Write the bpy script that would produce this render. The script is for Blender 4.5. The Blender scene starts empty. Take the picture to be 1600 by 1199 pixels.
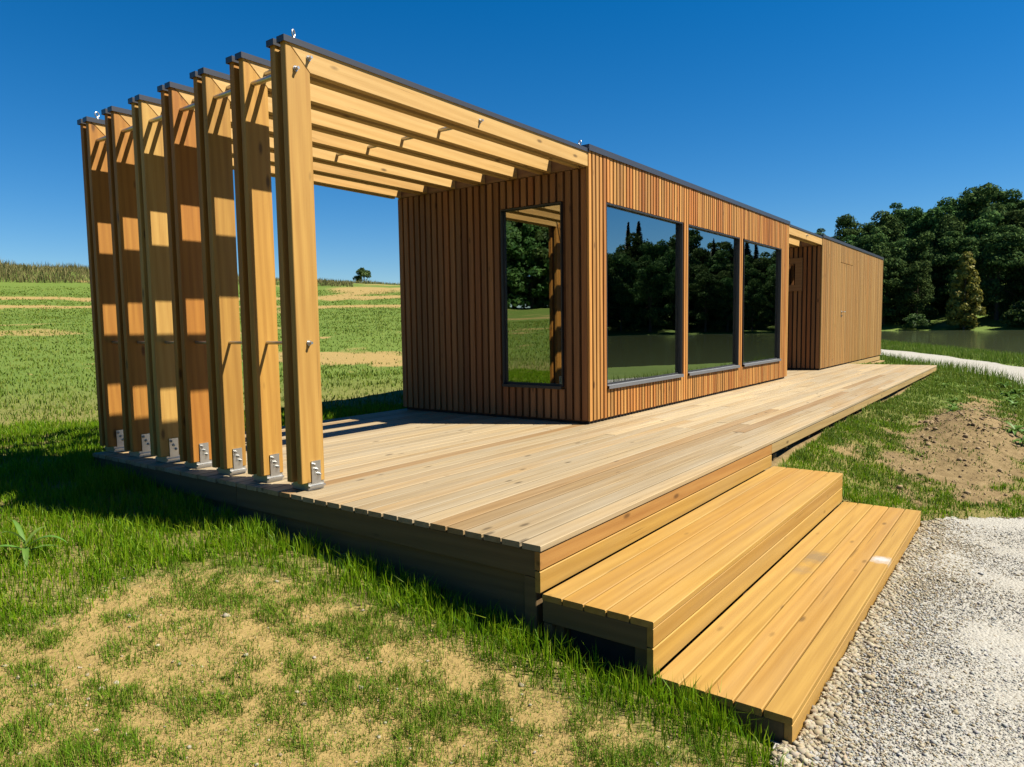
import bpy, bmesh, math, random
import numpy as np
from mathutils import Vector, Matrix

# ------------------------------------------------------------------ camera, sky, sun, exposure
sc = bpy.context.scene
COL = sc.collection
CAM = Vector((-5.805, -3.3936, 0.9449))
YAW, PITCH, ROLL = math.radians(36.604), math.radians(-4.6237), math.radians(-0.8611)
cam_data = bpy.data.cameras.new('camera')
cam = bpy.data.objects.new('camera', cam_data); COL.objects.link(cam)
fw = Vector((math.cos(PITCH) * math.cos(YAW), math.cos(PITCH) * math.sin(YAW), math.sin(PITCH)))
rt = Vector((math.sin(YAW), -math.cos(YAW), 0)); up = rt.cross(fw)
rt2 = math.cos(ROLL) * rt + math.sin(ROLL) * up
up2 = -math.sin(ROLL) * rt + math.cos(ROLL) * up
M = Matrix((rt2, up2, -fw)).transposed().to_4x4(); M.translation = CAM
cam.matrix_world = M
cam_data.sensor_fit = 'HORIZONTAL'; cam_data.sensor_width = 36.0
cam_data.lens = 36.0 * 1109.7 / 1600.0
cam_data.clip_start = 0.05; cam_data.clip_end = 3000
sc.camera = cam

SUN = Vector((0.53, -1.0, 1.55)).normalized()
world = bpy.data.worlds.new('World'); sc.world = world; world.use_nodes = True
wn = world.node_tree.nodes; wl = world.node_tree.links
bg = wn['Background']
sky = wn.new('ShaderNodeTexSky'); sky.sky_type = 'NISHITA'; sky.sun_disc = False
sky.sun_elevation = math.asin(SUN.z); sky.sun_rotation = math.atan2(SUN.x, SUN.y)
sky.altitude = 0; sky.air_density = 1.0; sky.dust_density = 0.0; sky.ozone_density = 8.0
hs = wn.new('ShaderNodeHueSaturation'); hs.inputs['Saturation'].default_value = 1.30; hs.inputs['Value'].default_value = 0.80
wl.new(sky.outputs[0], hs.inputs['Color']); wl.new(hs.outputs[0], bg.inputs['Color'])
bg.inputs['Strength'].default_value = 0.050
sun_l = bpy.data.lights.new('sun', 'SUN'); sun_l.energy = 5.0; sun_l.angle = math.radians(0.53)
sun_l.color = (1.0, 0.93, 0.79)
sun_o = bpy.data.objects.new('sun', sun_l); COL.objects.link(sun_o)
sun_o.rotation_euler = SUN.to_track_quat('Z', 'Y').to_euler(); sun_o.location = SUN * 60
sc.view_settings.view_transform = 'Standard'; sc.view_settings.look = 'None'
sc.view_settings.exposure = 1.48; sc.view_settings.gamma = 1.0
sc.view_settings.use_curve_mapping = False
sc.cycles.max_bounces = 8; sc.cycles.diffuse_bounces = 2; sc.cycles.transparent_max_bounces = 12

# ------------------------------------------------------------------ numbers taken from the place
H = 2.60                      # cabin height
W = 2.49                      # cabin depth
L1, L2S, L2E = 6.525, 8.79, 15.31
P, D, YB, XD = 3.341, 1.703, 2.56, 11.284      # deck: left end, front, rear, right end
PX, PW, BW, ZT = 3.277, 0.163, 0.15, 2.552     # pergola: post edge, post width, beam depth, top
FS, F0, BT, BG = 0.403, 0.010, 0.046, 0.050    # frame spacing, first face, board thickness, gap
S1Y, S1Z, S2Y, S2Z, SR = 2.2315, -0.2101, 2.7561, -0.4256, -0.030

rng = np.random.default_rng(7)
random.seed(7)

# ------------------------------------------------------------------ numpy noise, terrain
def _hash(ix, iy, s):
    h = (ix * 374761393 + iy * 668265263 + s * 2147483647) & 0xFFFFFFFF
    h = ((h ^ (h >> 13)) * 1274126177) & 0xFFFFFFFF
    h = h ^ (h >> 16)
    return (h & 0xFFFFFF) / float(0xFFFFFF)
def vnoise(x, y, s=0):
    x = np.asarray(x, float); y = np.asarray(y, float)
    ix = np.floor(x).astype(np.int64); iy = np.floor(y).astype(np.int64)
    fx = x - ix; fy = y - iy
    fx = fx * fx * (3 - 2 * fx); fy = fy * fy * (3 - 2 * fy)
    a = _hash(ix, iy, s); b = _hash(ix + 1, iy, s); c = _hash(ix, iy + 1, s); d = _hash(ix + 1, iy + 1, s)
    return (a * (1 - fx) + b * fx) * (1 - fy) + (c * (1 - fx) + d * fx) * fy
def fbm(x, y, s=0, o=4):
    t = 0; a = 0.5; n = 0
    for k in range(o):
        t = t + a * vnoise(np.asarray(x) * 2 ** k, np.asarray(y) * 2 ** k, s + 17 * k); n += a; a *= 0.5
    return t / n
def sstep(a, b, v):
    t = np.clip((v - a) / (b - a), 0, 1); return t * t * (3 - 2 * t)
def pol(yaw, r):
    a = math.radians(yaw); return CAM.x + r * math.cos(a), CAM.y + r * math.sin(a)

LAKE_Z = -1.0
near_shore = [(-75, 30), (-60, 25), (-40, 24), (-25, 26), (-10, 32), (0.8, 42), (4.4, 52), (9, 63), (13, 74), (16, 95)]
far_shore = [(17, 120), (14, 145), (9, 154), (4, 152), (-3, 146), (-12, 138), (-25, 126), (-40, 112), (-58, 95), (-72, 70)]
LAKE = np.array([pol(*p) for p in near_shore + far_shore])
def poly_sdf(x, y, V):
    """signed distance to polygon V, negative inside"""
    x = np.asarray(x, float); y = np.asarray(y, float)
    d = np.full(x.shape, 1e18); s = np.ones(x.shape)
    n = len(V)
    for i in range(n):
        ax, ay = V[i]; bx, by = V[i - 1]
        ex, ey = bx - ax, by - ay; wx, wy = x - ax, y - ay
        t = np.clip((wx * ex + wy * ey) / (ex * ex + ey * ey), 0, 1)
        dx, dy = wx - ex * t, wy - ey * t
        d = np.minimum(d, dx * dx + dy * dy)
        c1 = y >= ay; c2 = y < by; c3 = ex * wy > ey * wx
        s = np.where((c1 & c2 & c3) | (~c1 & ~c2 & ~c3), -s, s)
    return s * np.sqrt(d)

CP = [(-3.4, 2.5, -.10), (-3.4, 1.9, -.12), (-3.4, .75, -.21), (-3.4, 0, -.25), (-3.4, -.8, -.33), (-3.4, -1.45, -.40),
      (-3.4, -1.75, -.43), (-3.4, -2.75, -.535), (-5.8, -3.4, -.60), (-4.6, .8, -.28), (-4.6, -1, -.42), (-5, -2.2, -.52), (-4, 3, -.10),
      (-6, 3, -.12), (-8, 0, -.3), (-9, -4, -.6), (-3.4, -4, -.55), (0, -4, -.55), (-1, -2.8, -.54), (.1, -2.75, -.53), (-3.4, -6, -.6),
      (.15, -1.75, -.26), (.5, -1.75, -.22), (1.2, -1.75, -.18), (2, -1.75, -.155), (4, -1.75, -.145), (8, -1.75, -.14), (11.3, -1.75, -.13), (13, -1, -.14), (.6, -2.3, -.42), (1.4, -2.3, -.36),
      (.6, -3.3, -.53), (1.5, -2.75, -.47), (2.6, -2.5, -.36), (3.6, -2.7, -.34), (5, -2.7, -.36), (2.6, -3.4, -.42), (5.5, -3.6, -.44), (8.5, -3, -.38),
      (4, -5, -.55), (9, -5.8, -.55), (12, -3.3, -.52), (17, -2.0, -.54), (24, 0, -.55), (33, 3, -.55), (42, 8, -.5),
      (16, 0, -.3), (16, 3, -.2), (0, 3.5, -.05), (6, 3.5, -.05), (12, 3.5, -.08), (-3, 6, 0), (4, 8, 0.02), (12, 9, .05), (20, 8, -.2),
      (22, -6, -.7), (14, -7.5, -.7), (5, -9, -.65), (-5, -10, -.6), (30, -3, -.75)]
for yw in (35, 48, 60, 72, 90, 110, 130, 150, 170):
    rd = {35: 4.6, 48: 5.5, 60: 6.2, 72: 6.6}.get(yw, 6.0)
    prof = ((13, .06), (25, .72), (45, 2.2), (60, 3.9), (75, rd), (105, rd + .3), (160, rd - 1), (320, 2), (600, 0))
    if yw >= 110: prof = ((13, .02), (25, .45), (45, 1.3), (60, 1.9), (75, 2.5), (105, 3.9), (160, 5), (320, 4), (600, 0))
    for r, z in prof:
        x, y = pol(yw, r); CP.append((x, y, z))
for yw in (22,):
    for r, z in ((45, .2), (75, 1.5), (120, 3), (170, 7), (250, 16), (400, 18)):
        x, y = pol(yw, r); CP.append((x, y, z))
for yw, rf in ((15, 150), (9, 158), (3, 156), (-4, 150), (-14, 142), (-25, 130), (-38, 118), (-52, 104), (-66, 90)):
    for dr, z in (((0, -.6), (14, 2.2), (30, 6), (55, 12), (95, 17), (200, 18), (420, 14)) if yw > -8 else ((0, -.6), (14, .8), (30, 2), (55, 3.5), (95, 5), (200, 6), (420, 5))):
        x, y = pol(yw, rf + dr); CP.append((x, y, z))
for yw in (190, 215, 240, 265):
    for r, z in ((12, -.6), (30, -.7), (80, -.3), (200, 2), (500, 2)):
        x, y = pol(yw, r); CP.append((x, y, z))
CP = np.array(CP)
def _phi(r2): return np.sqrt(r2 + 0.16)
_A = _phi(((CP[:, None, :2] - CP[None, :, :2]) ** 2).sum(-1))
_Wt = np.linalg.solve(_A + 1e-3 * np.eye(len(CP)) * -1, CP[:, 2])
GRAVEL_POLY = np.array([(-3.5, -2.70), (-.10, -2.70), (.30, -2.95), (.62, -3.5), (1.4, -4.4), (2.6, -4.7), (2.6, -7.4), (-5, -7.1), (-5.2, -4.4), (-4.1, -4.0), (-3.62, -3.2)])
PATH = [(-14, -7.6), (-9, -6.3), (-4, -5.6), (3, -6.1), (9, -5.6), (16.3, -3.4), (22.3, -1.35), (33, 2.8), (42, 8), (50, 16), (56, 28)]
def path_pts(n=160):
    pts = np.array(PATH); out = []
    for i in range(len(pts) - 1):
        p0 = pts[max(i - 1, 0)]; p1 = pts[i]; p2 = pts[i + 1]; p3 = pts[min(i + 2, len(pts) - 1)]
        for t in np.linspace(0, 1, n // (len(pts) - 1), endpoint=False):
            out.append(.5 * ((2 * p1) + (-p0 + p2) * t + (2 * p0 - 5 * p1 + 4 * p2 - p3) * t * t + (-p0 + 3 * p1 - 3 * p2 + p3) * t ** 3))
    out.append(pts[-1]); return np.array(out)
PP = path_pts()
def path_dist(x, y):
    d = np.full(np.shape(x), 1e9)
    for p in PP[::2]:
        d = np.minimum(d, (x - p[0]) ** 2 + (y - p[1]) ** 2)
    return np.sqrt(d)
def ground(x, y):
    x = np.asarray(x, float); y = np.asarray(y, float)
    shp = x.shape; X = x.ravel(); Y = y.ravel(); Z = np.zeros(X.shape)
    for i in range(0, len(X), 20000):
        r2 = (X[i:i + 20000, None] - CP[None, :, 0]) ** 2 + (Y[i:i + 20000, None] - CP[None, :, 1]) ** 2
        Z[i:i + 20000] = _phi(r2) @ _Wt
    sd = poly_sdf(X, Y, LAKE)
    shore = LAKE_Z + 0.10 + np.clip(sd, -6, 50) * 0.16
    Z = np.where(sd < 0, np.minimum(shore, LAKE_Z - 0.02), Z)
    k = sstep(0, 5, sd); Z = np.where(sd >= 0, (LAKE_Z + .03 + sd * .09) * (1 - k) + Z * k, Z)
    gv = np.minimum(poly_sdf(X, Y, GRAVEL_POLY), path_dist(X, Y) - 1.6)
    rough = sstep(0, .6, gv)
    cd = np.hypot(X - CAM.x, Y - CAM.y)
    Z = Z + rough * ((fbm(X * 1.1, Y * 1.1, 3) - .5) * .07 + (fbm(X * 5, Y * 5, 9, 3) - .5) * .035 * sstep(20, 8, cd))
    mound = np.exp(-(((X - 3.2) / 1.5) ** 2 + ((Y + 2.85) / .45) ** 2))
    Z = Z + mound * (.24 + .20 * (fbm(X * 4, Y * 4, 31, 4) - .5))
    # never above the planks of the deck or the steps
    under = (X > -P - .02) & (X < XD + .02) & (Y > -D - .02) & (Y < YB)
    Z = np.where(under, np.minimum(Z, -.175), Z)
    st = (X > -P - .01) & (X < SR + .01) & (Y > -S2Y) & (Y < -D + .05)
    Z = np.where(st, np.minimum(Z, -.545), Z)
    return Z.reshape(shp)

def fore_sd(x, y):
    """signed distance into the thin, newly sown lawn (negative inside)"""
    line = np.array([(-9, -.3), (-5.6, -.05), (-4.75, .22), (-4.25, .40), (-3.88, .22), (-3.66, -.2), (-3.55, -.76), (-3.52, -1.25), (-3.53, -1.9), (-3.54, -2.4), (-3.5, -2.75)])
    poly = np.vstack([line, [(-3.6, -8), (-12, -8), (-12, .1)]])
    nd = sstep(-3.5, -4.2, x) * .8 + .2
    return poly_sdf(x, y, poly) + ((fbm(x * 1.6, y * 1.6, 5) - .5) * .5 + (fbm(x * 6, y * 6, 8, 3) - .5) * .25) * nd
def soil_mask(x, y):
    """0 = green, 1 = bare yellow soil"""
    x = np.asarray(x, float); y = np.asarray(y, float)
    n1 = fbm(x * 1.6, y * 1.6, 5); n2 = fbm(x * 6, y * 6, 8, 3); sd = fore_sd(x, y)
    n3 = fbm(x * 2.6, y * 2.6, 52, 4)
    fore = sstep(.16, -.30, sd) * np.clip(.80 + .5 * (n1 - .5) + .7 * (n3 - .5) + .9 * (n2 - .5), .50, 1)
    mound = np.exp(-(((x - 3.0) / 2.6) ** 2 + ((y + 2.85) / .70) ** 2)) * 1.45 + np.exp(-(((x - 7) / 3.0) ** 2 + ((y + 2.75) / .35) ** 2)) * .8
    mound = sstep(.25, 1.15, mound + (n2 - .5) * 1.5 + (n1 - .5) * .8)
    r = np.hypot(x - CAM.x, y - CAM.y)
    yw = np.degrees(np.arctan2(y - CAM.y, x - CAM.x))
    # the worn strips along the hill and the thin spots of the meadow
    hill = (np.exp(-((r - 47 - .05 * (yw - 60) + 1.2 * fbm(yw * .3, r * 0, 4)) / .9) ** 2) + np.exp(-((r - 54 + 1.5 * fbm(yw * .3, r * 0, 6)) / 1.2) ** 2)) * sstep(30, 40, yw)
    hill = hill + np.exp(-((r - 62) / 5) ** 2) * np.exp(-((yw - 48) / 3.2) ** 2) * .9
    hill = hill * (.55 + .9 * fbm(x * .25, y * .25, 14)) 
    pt = np.exp(-(((x - 5.6) / 2.2) ** 2 + ((y - 11.2) / 2.6) ** 2)) + .7 * np.exp(-(((x - .8) / 1.6) ** 2 + ((y - 13.0) / .5) ** 2)) + .6 * np.exp(-(((x - 10) / 2.5) ** 2 + ((y - 15.5) / .7) ** 2))
    thin = sstep(.58, .74, fbm(x * .28, y * .5, 21)) * sstep(5, 8, y)
    mead = np.clip(sstep(.35, .9, pt + (n1 - .5) * 1.0) * .9 + thin * .5, 0, 1)
    under = (x > -P - .02) & (x < XD) & (y > -D - .02) & (y < YB)
    return np.where(under, 1.0, np.clip(fore + mound + np.clip(hill, 0, 1) + mead, 0, 1))

# ------------------------------------------------------------------ materials
def mat_new(name):
    m = bpy.data.materials.new(name); m.use_nodes = True
    nt = m.node_tree; return m, nt.nodes, nt.links, nt.nodes['Principled BSDF']
def ramp(n, stops):
    r = n.new('ShaderNodeValToRGB'); e = r.color_ramp.elements
    while len(e) < len(stops): e.new(.5)
    for el, (p, c) in zip(e, stops): el.position = p; el.color = (*c, 1) if len(c) == 3 else c
    return r
def mix_rgb(n, l, fac, a, b, mode='MIX'):
    x = n.new('ShaderNodeMix'); x.data_type = 'RGBA'; x.blend_type = mode
    for sock, v in ((x.inputs[0], fac), (x.inputs[6], a), (x.inputs[7], b)):
        if hasattr(v, 'is_output'): l.new(v, sock)
        elif isinstance(v, (int, float)): sock.default_value = v
        else: sock.default_value = (*v, 1)
    return x.outputs[2]
def math_n(n, l, op, a, b=None, c=None):
    x = n.new('ShaderNodeMath'); x.operation = op
    for i, v in enumerate((a, b, c)):
        if v is None: continue
        if hasattr(v, 'is_output'): l.new(v, x.inputs[i])
        else: x.inputs[i].default_value = v
    return x.outputs[0]

WK = .425
def wood(name, dark, light, axis, var=.35, alt=None, rough=.62, grey=0.0, knots=.8, grain=.55, stain=None, bump=.25):
    """plank wood, grain along the given local axis; every plank draws its own tone"""
    dark = tuple(c * WK for c in dark); light = tuple(c * WK for c in light)
    m, n, l, b = mat_new(name)
    tc = n.new('ShaderNodeTexCoord'); oi = n.new('ShaderNodeObjectInfo')
    off = n.new('ShaderNodeVectorMath'); off.operation = 'MULTIPLY_ADD'
    comb = n.new('ShaderNodeCombineXYZ')
    for i, k in enumerate((53.1, 31.7, 77.3)):
        l.new(math_n(n, l, 'MULTIPLY', oi.outputs['Random'], k), comb.inputs[i])
    off.inputs[1].default_value = (1, 1, 1)
    l.new(tc.outputs['Object'], off.inputs[0]); l.new(comb.outputs[0], off.inputs[2])
    def mapped(along, across):
        mp = n.new('ShaderNodeMapping'); s = [across] * 3; s[axis] = along
        mp.inputs['Scale'].default_value = s; l.new(off.outputs[0], mp.inputs['Vector']); return mp.outputs[0]
    n1 = n.new('ShaderNodeTexNoise'); n1.inputs['Scale'].default_value = 1; n1.inputs['Detail'].default_value = 5; n1.inputs['Distortion'].default_value = .6
    l.new(mapped(1.1, 22), n1.inputs['Vector'])
    n2 = n.new('ShaderNodeTexNoise'); n2.inputs['Scale'].default_value = 1; n2.inputs['Detail'].default_value = 3
    l.new(mapped(4, 130), n2.inputs['Vector'])
    n3 = n.new('ShaderNodeTexNoise'); n3.inputs['Scale'].default_value = 1; n3.inputs['Detail'].default_value = 4
    l.new(mapped(1.4, 4.5), n3.inputs['Vector'])
    wv = n.new('ShaderNodeTexWave'); wv.wave_type = 'BANDS'; wv.bands_direction = 'DIAGONAL'; wv.inputs['Scale'].default_value = 1; wv.inputs['Distortion'].default_value = 5.5; wv.inputs['Detail'].default_value = 3; wv.inputs['Detail Scale'].default_value = .7
    l.new(mapped(.42, 11), wv.inputs['Vector'])
    g = math_n(n, l, 'ADD', math_n(n, l, 'MULTIPLY', n1.outputs[0], .50), math_n(n, l, 'MULTIPLY', n2.outputs[0], .32))
    g = math_n(n, l, 'ADD', g, math_n(n, l, 'MULTIPLY', wv.outputs['Fac'], .18))
    r1 = ramp(n, [(.5 - grain * .35, dark), (.5 + grain * .28, light)]); l.new(g, r1.inputs[0])
    col = r1.outputs[0]
    # broad blotches of tone along the plank
    col = mix_rgb(n, l, math_n(n, l, 'MULTIPLY', n3.outputs[0], .55), col, tuple(c * .60 for c in light), 'MIX')
    # each plank its own tone
    wnz = n.new('ShaderNodeTexWhiteNoise'); wnz.noise_dimensions = '1D'; l.new(math_n(n, l, 'MULTIPLY', oi.outputs['Random'], 913.7), wnz.inputs['W'])
    if alt:
        al = ramp(n, [(.30, (0, 0, 0)), (.95, (1, 1, 1))]); l.new(wnz.outputs['Value'], al.inputs[0])
        col = mix_rgb(n, l, al.outputs[0], col, mix_rgb(n, l, 1.0, col, alt, 'MULTIPLY'))
    v = math_n(n, l, 'ADD', math_n(n, l, 'MULTIPLY', oi.outputs['Random'], var), 1 - var * .5)
    hsv = n.new('ShaderNodeHueSaturation'); l.new(col, hsv.inputs['Color']); l.new(v, hsv.inputs['Value']); col = hsv.outputs[0]
    if grey > 0:
        n4 = n.new('ShaderNodeTexNoise'); n4.inputs['Scale'].default_value = 1; n4.inputs['Detail'].default_value = 6
        l.new(mapped(.9, 9), n4.inputs['Vector'])
        gr = ramp(n, [(.38, (0, 0, 0)), (.68, (1, 1, 1))]); l.new(n4.outputs[0], gr.inputs[0])
        col = mix_rgb(n, l, math_n(n, l, 'MULTIPLY', gr.outputs[0], grey), col, (.212, .178, .124))
    # knots
    vo = n.new('ShaderNodeTexVoronoi'); vo.feature = 'F1'; vo.inputs['Scale'].default_value = 1; vo.inputs['Randomness'].default_value = 1
    l.new(mapped(2.3, 6.5), vo.inputs['Vector'])
    kn = ramp(n, [(.05, (1, 1, 1)), (.115, (0, 0, 0))]); l.new(vo.outputs['Distance'], kn.inputs[0])
    col = mix_rgb(n, l, math_n(n, l, 'MULTIPLY', kn.outputs[0], knots), col, tuple(c * .30 for c in dark))
    # thin drying cracks
    n5 = n.new('ShaderNodeTexNoise'); n5.inputs['Scale'].default_value = 1; n5.inputs['Detail'].default_value = 2
    l.new(mapped(1.3, 75), n5.inputs['Vector'])
    ck = ramp(n, [(.70, (0, 0, 0)), (.76, (1, 1, 1))]); l.new(n5.outputs[0], ck.inputs[0])
    col = mix_rgb(n, l, math_n(n, l, 'MULTIPLY', ck.outputs[0], .55), col, tuple(c * .35 for c in dark))
    if stain:
        for (p, rad, scol, amt) in stain:
            ds = n.new('ShaderNodeVectorMath'); ds.operation = 'DISTANCE'; ds.inputs[1].default_value = p
            mpp = n.new('ShaderNodeMapping'); mpp.vector_type = 'POINT'; l.new(tc.outputs['Object'], ds.inputs[0])
            nn = n.new('ShaderNodeTexNoise'); nn.inputs['Scale'].default_value = 28; nn.inputs['Detail'].default_value = 5; l.new(tc.outputs['Object'], nn.inputs['Vector'])
            dd = math_n(n, l, 'ADD', ds.outputs['Value'], math_n(n, l, 'MULTIPLY', nn.outputs[0], rad * 1.1))
            rr = ramp(n, [(.0, (1, 1, 1)), (1, (0, 0, 0))]); rr.color_ramp.elements[0].position = rad * .75; rr.color_ramp.elements[1].position = rad * 1.5
            l.new(dd, rr.inputs[0]); col = mix_rgb(n, l, math_n(n, l, 'MULTIPLY', rr.outputs[0], amt), col, scol)
    l.new(col, b.inputs['Base Color']); b.inputs['Roughness'].default_value = rough
    b.inputs['Specular IOR Level'].default_value = .3
    bp = n.new('ShaderNodeBump'); bp.inputs['Strength'].default_value = bump; bp.inputs['Distance'].default_value = .004
    l.new(math_n(n, l, 'SUBTRACT', g, math_n(n, l, 'MULTIPLY', ck.outputs[0], .5)), bp.inputs['Height']); l.new(bp.outputs[0], b.inputs['Normal'])
    return m

LARCH_D, LARCH_L = (.57, .29, .072), (.86, .535, .175)
M_POST = wood('larch_post', (.56, .28, .052), (.88, .535, .135), 2, var=.20, alt=(.95, .78, .55), grain=.75)
M_POST_O = wood('orange_larch_post', (.44, .165, .020), (.74, .345, .055), 2, var=.22, alt=(.97, .84, .66), grain=.75)
M_POST_M = wood('amber_larch_post', (.52, .235, .034), (.86, .47, .092), 2, var=.20, alt=(.96, .82, .62), grain=.8)
M_HEADER = wood('header_larch', (.40, .19, .08), (.58, .31, .13), 1, var=.1)
M_BEAM = wood('larch_beam', (.78, .435, .115), (1.06, .68, .25), 0, var=.14, alt=(.97, .90, .80), grain=.8, knots=.9)
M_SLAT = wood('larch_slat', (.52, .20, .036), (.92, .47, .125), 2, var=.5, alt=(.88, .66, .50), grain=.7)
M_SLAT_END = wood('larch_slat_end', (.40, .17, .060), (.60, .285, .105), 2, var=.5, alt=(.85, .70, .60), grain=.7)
M_SHED = wood('larch_slat_shed', (.50, .25, .065), (.76, .445, .14), 2, var=.34, alt=(.92, .80, .66), grain=.7)
M_DECK = wood('weathered_deck', (.36, .245, .12), (.72, .55, .31), 0, var=.36, alt=(.92, .83, .70), grey=.62, grain=.95, knots=.75, rough=.72, bump=.45)
M_DECK_BROWN = wood('brown_deck', (.31, .19, .078), (.50, .33, .145), 0, var=.15, alt=(.95, .86, .78), grey=.22, grain=.75, rough=.7, bump=.4)
M_STEP = wood('new_larch_step', (.50, .258, .040), (.77, .458, .097), 0, var=.18, grey=.14, alt=(.96, .88, .78), grain=.85, knots=.7, bump=.3)
M_STEP_W = wood('stained_larch_step', (.48, .25, .040), (.73, .435, .092), 0, var=.12, grain=.7, bump=.3,
                stain=[((.335, -.005, .014), .085, (.30, .30, .30), .95)])
M_STEP_D = wood('scuffed_larch_step', (.48, .25, .040), (.73, .435, .092), 0, var=.12, grain=.7, bump=.3,
                stain=[((.17, .0, .014), .17, (.13, .09, .045), .75), ((-.1, .03, .014), .10, (.15, .10, .05), .6)])
M_FASC_O = wood('orange_fascia', (.50, .215, .045), (.70, .36, .095), 0, var=.1, grain=.6)
M_FASC = wood('pale_fascia', (.50, .31, .11), (.68, .47, .19), 0, var=.2, grain=.6)
M_ENDW = wood('shaded_end_board', (.17, .105, .048), (.25, .165, .078), 1, var=.2, grain=.6)  # wood tone darkened to carry the deep shade at the deck end

def metal(name, col, rough, spec=1.0, noise=.08):
    m, n, l, b = mat_new(name)
    b.inputs['Metallic'].default_value = spec; b.inputs['Base Color'].default_value = (*col, 1)
    tx = n.new('ShaderNodeTexNoise'); tx.inputs['Scale'].default_value = 40; tx.inputs['Detail'].default_value = 4
    l.new(math_n(n, l, 'ADD', math_n(n, l, 'MULTIPLY', tx.outputs[0], noise * 2), rough - noise), b.inputs['Roughness'])
    return m
M_STEEL = metal('brushed_stainless', (.46, .455, .44), .40)
M_CAP = metal('anthracite_flashing', (.045, .047, .054), .36, .3)
M_SILL = metal('grey_sill', (.13, .135, .145), .48, .4)
M_FRAME = metal('black_frame', (.018, .018, .02), .45, .1)
def plain(name, col, rough=.8, nscale=8, var=.25, bump=0):
    m, n, l, b = mat_new(name)
    tc = n.new('ShaderNodeTexCoord'); tx = n.new('ShaderNodeTexNoise'); tx.inputs['Scale'].default_value = nscale; tx.inputs['Detail'].default_value = 5
    l.new(tc.outputs['Object'], tx.inputs['Vector'])
    r = ramp(n, [(.3, tuple(c * (1 - var) for c in col)), (.7, tuple(min(1, c * (1 + var)) for c in col))]); l.new(tx.outputs[0], r.inputs[0])
    l.new(r.outputs[0], b.inputs['Base Color']); b.inputs['Roughness'].default_value = rough; b.inputs['Specular IOR Level'].default_value = .25
    if bump:
        bp = n.new('ShaderNodeBump'); bp.inputs['Strength'].default_value = bump; bp.inputs['Distance'].default_value = .02
        l.new(tx.outputs[0], bp.inputs['Height']); l.new(bp.outputs[0], b.inputs['Normal'])
    return m
M_MEMB = plain('black_membrane', (.020, .018, .016))
M_BACK = plain('brown_backing', (.085, .036, .013))
M_INT = plain('interior_board', (.30, .22, .14))
M_ROOFING = plain('roofing_felt', (.06, .06, .065))
def glass(name):
    m, n, l, b = mat_new(name); n.remove(b)
    out = n['Material Output']
    gl = n.new('ShaderNodeBsdfGlossy'); gl.inputs['Roughness'].default_value = 0.0; gl.inputs['Color'].default_value = (.93, .96, .95, 1)
    tr = n.new('ShaderNodeBsdfTransparent'); tr.inputs['Color'].default_value = (.34, .37, .35, 1)
    fr = n.new('ShaderNodeFresnel'); fr.inputs['IOR'].default_value = 1.52
    f = math_n(n, l, 'MULTIPLY_ADD', fr.outputs[0], .66, .34)
    tc = n.new('ShaderNodeTexCoord'); tx = n.new('ShaderNodeTexNoise'); tx.inputs['Scale'].default_value = 1.1; l.new(tc.outputs['Object'], tx.inputs['Vector'])
    bp = n.new('ShaderNodeBump'); bp.inputs['Strength'].default_value = .04; bp.inputs['Distance'].default_value = .02; l.new(tx.outputs[0], bp.inputs['Height']); l.new(bp.outputs[0], gl.inputs['Normal'])
    mx = n.new('ShaderNodeMixShader'); l.new(f, mx.inputs[0]); l.new(tr.outputs[0], mx.inputs[1]); l.new(gl.outputs[0], mx.inputs[2]); l.new(mx.outputs[0], out.inputs['Surface'])
    return m
M_GLASS = glass('solar_glass')

def foliage(name, cols, trans=.25, rough=.6, var=.5, spec=.15):
    """leaf material: tone differs from leaf to leaf and from tree to tree"""
    m, n, l, b = mat_new(name); out = n['Material Output']
    ge = n.new('ShaderNodeNewGeometry'); oi = n.new('ShaderNodeObjectInfo')
    k = len(cols); r = ramp(n, [(i / (k - 1), c) for i, c in enumerate(cols)]); l.new(ge.outputs['Random Per Island'], r.inputs[0])
    hsv = n.new('ShaderNodeHueSaturation'); l.new(r.outputs[0], hsv.inputs['Color'])
    l.new(math_n(n, l, 'MULTIPLY_ADD', oi.outputs['Random'], var, 1 - var * .5), hsv.inputs['Value'])
    l.new(math_n(n, l, 'MULTIPLY_ADD', oi.outputs['Random'], .04, .48), hsv.inputs['Hue'])
    l.new(hsv.outputs[0], b.inputs['Base Color']); b.inputs['Roughness'].default_value = rough; b.inputs['Specular IOR Level'].default_value = spec
    t = n.new('ShaderNodeBsdfTranslucent'); l.new(hsv.outputs[0], t.inputs['Color'])
    mx = n.new('ShaderNodeMixShader'); mx.inputs[0].default_value = trans
    l.new(b.outputs[0], mx.inputs[1]); l.new(t.outputs[0], mx.inputs[2]); l.new(mx.outputs[0], out.inputs['Surface'])
    return m
M_LEAF = foliage('broad_leaves', [(.022, .048, .017), (.040, .078, .022), (.070, .112, .030)], .18, .8, spec=.02)
M_LEAF2 = foliage('meadow_edge_leaves', [(.022, .050, .014), (.042, .085, .018), (.075, .12, .026)], .2)
M_NEEDLE = foliage('needles', [(.012, .028, .013), (.022, .045, .018)], .08)
M_LEAFY = foliage('yellowing_leaves', [(0.0750, 0.0850, 0.0160), (0.1500, 0.1300, 0.0260), (0.2100, 0.1650, 0.0350)], .2, var=.1)
M_BARK = plain('bark', (.085, .062, .042), .9, 12, .4, .6)
M_GRASS = foliage('grass_blade', [(.050, .110, .002), (.090, .175, .003), (.135, .225, .004), (.19, .235, .012)], .42, .5, 0)
M_GRASS_S = foliage('thin_grass_blade', [(.050, .100, .003), (.090, .155, .004), (.13, .185, .008), (.19, .18, .03)], .3, .6, 0)
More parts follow.
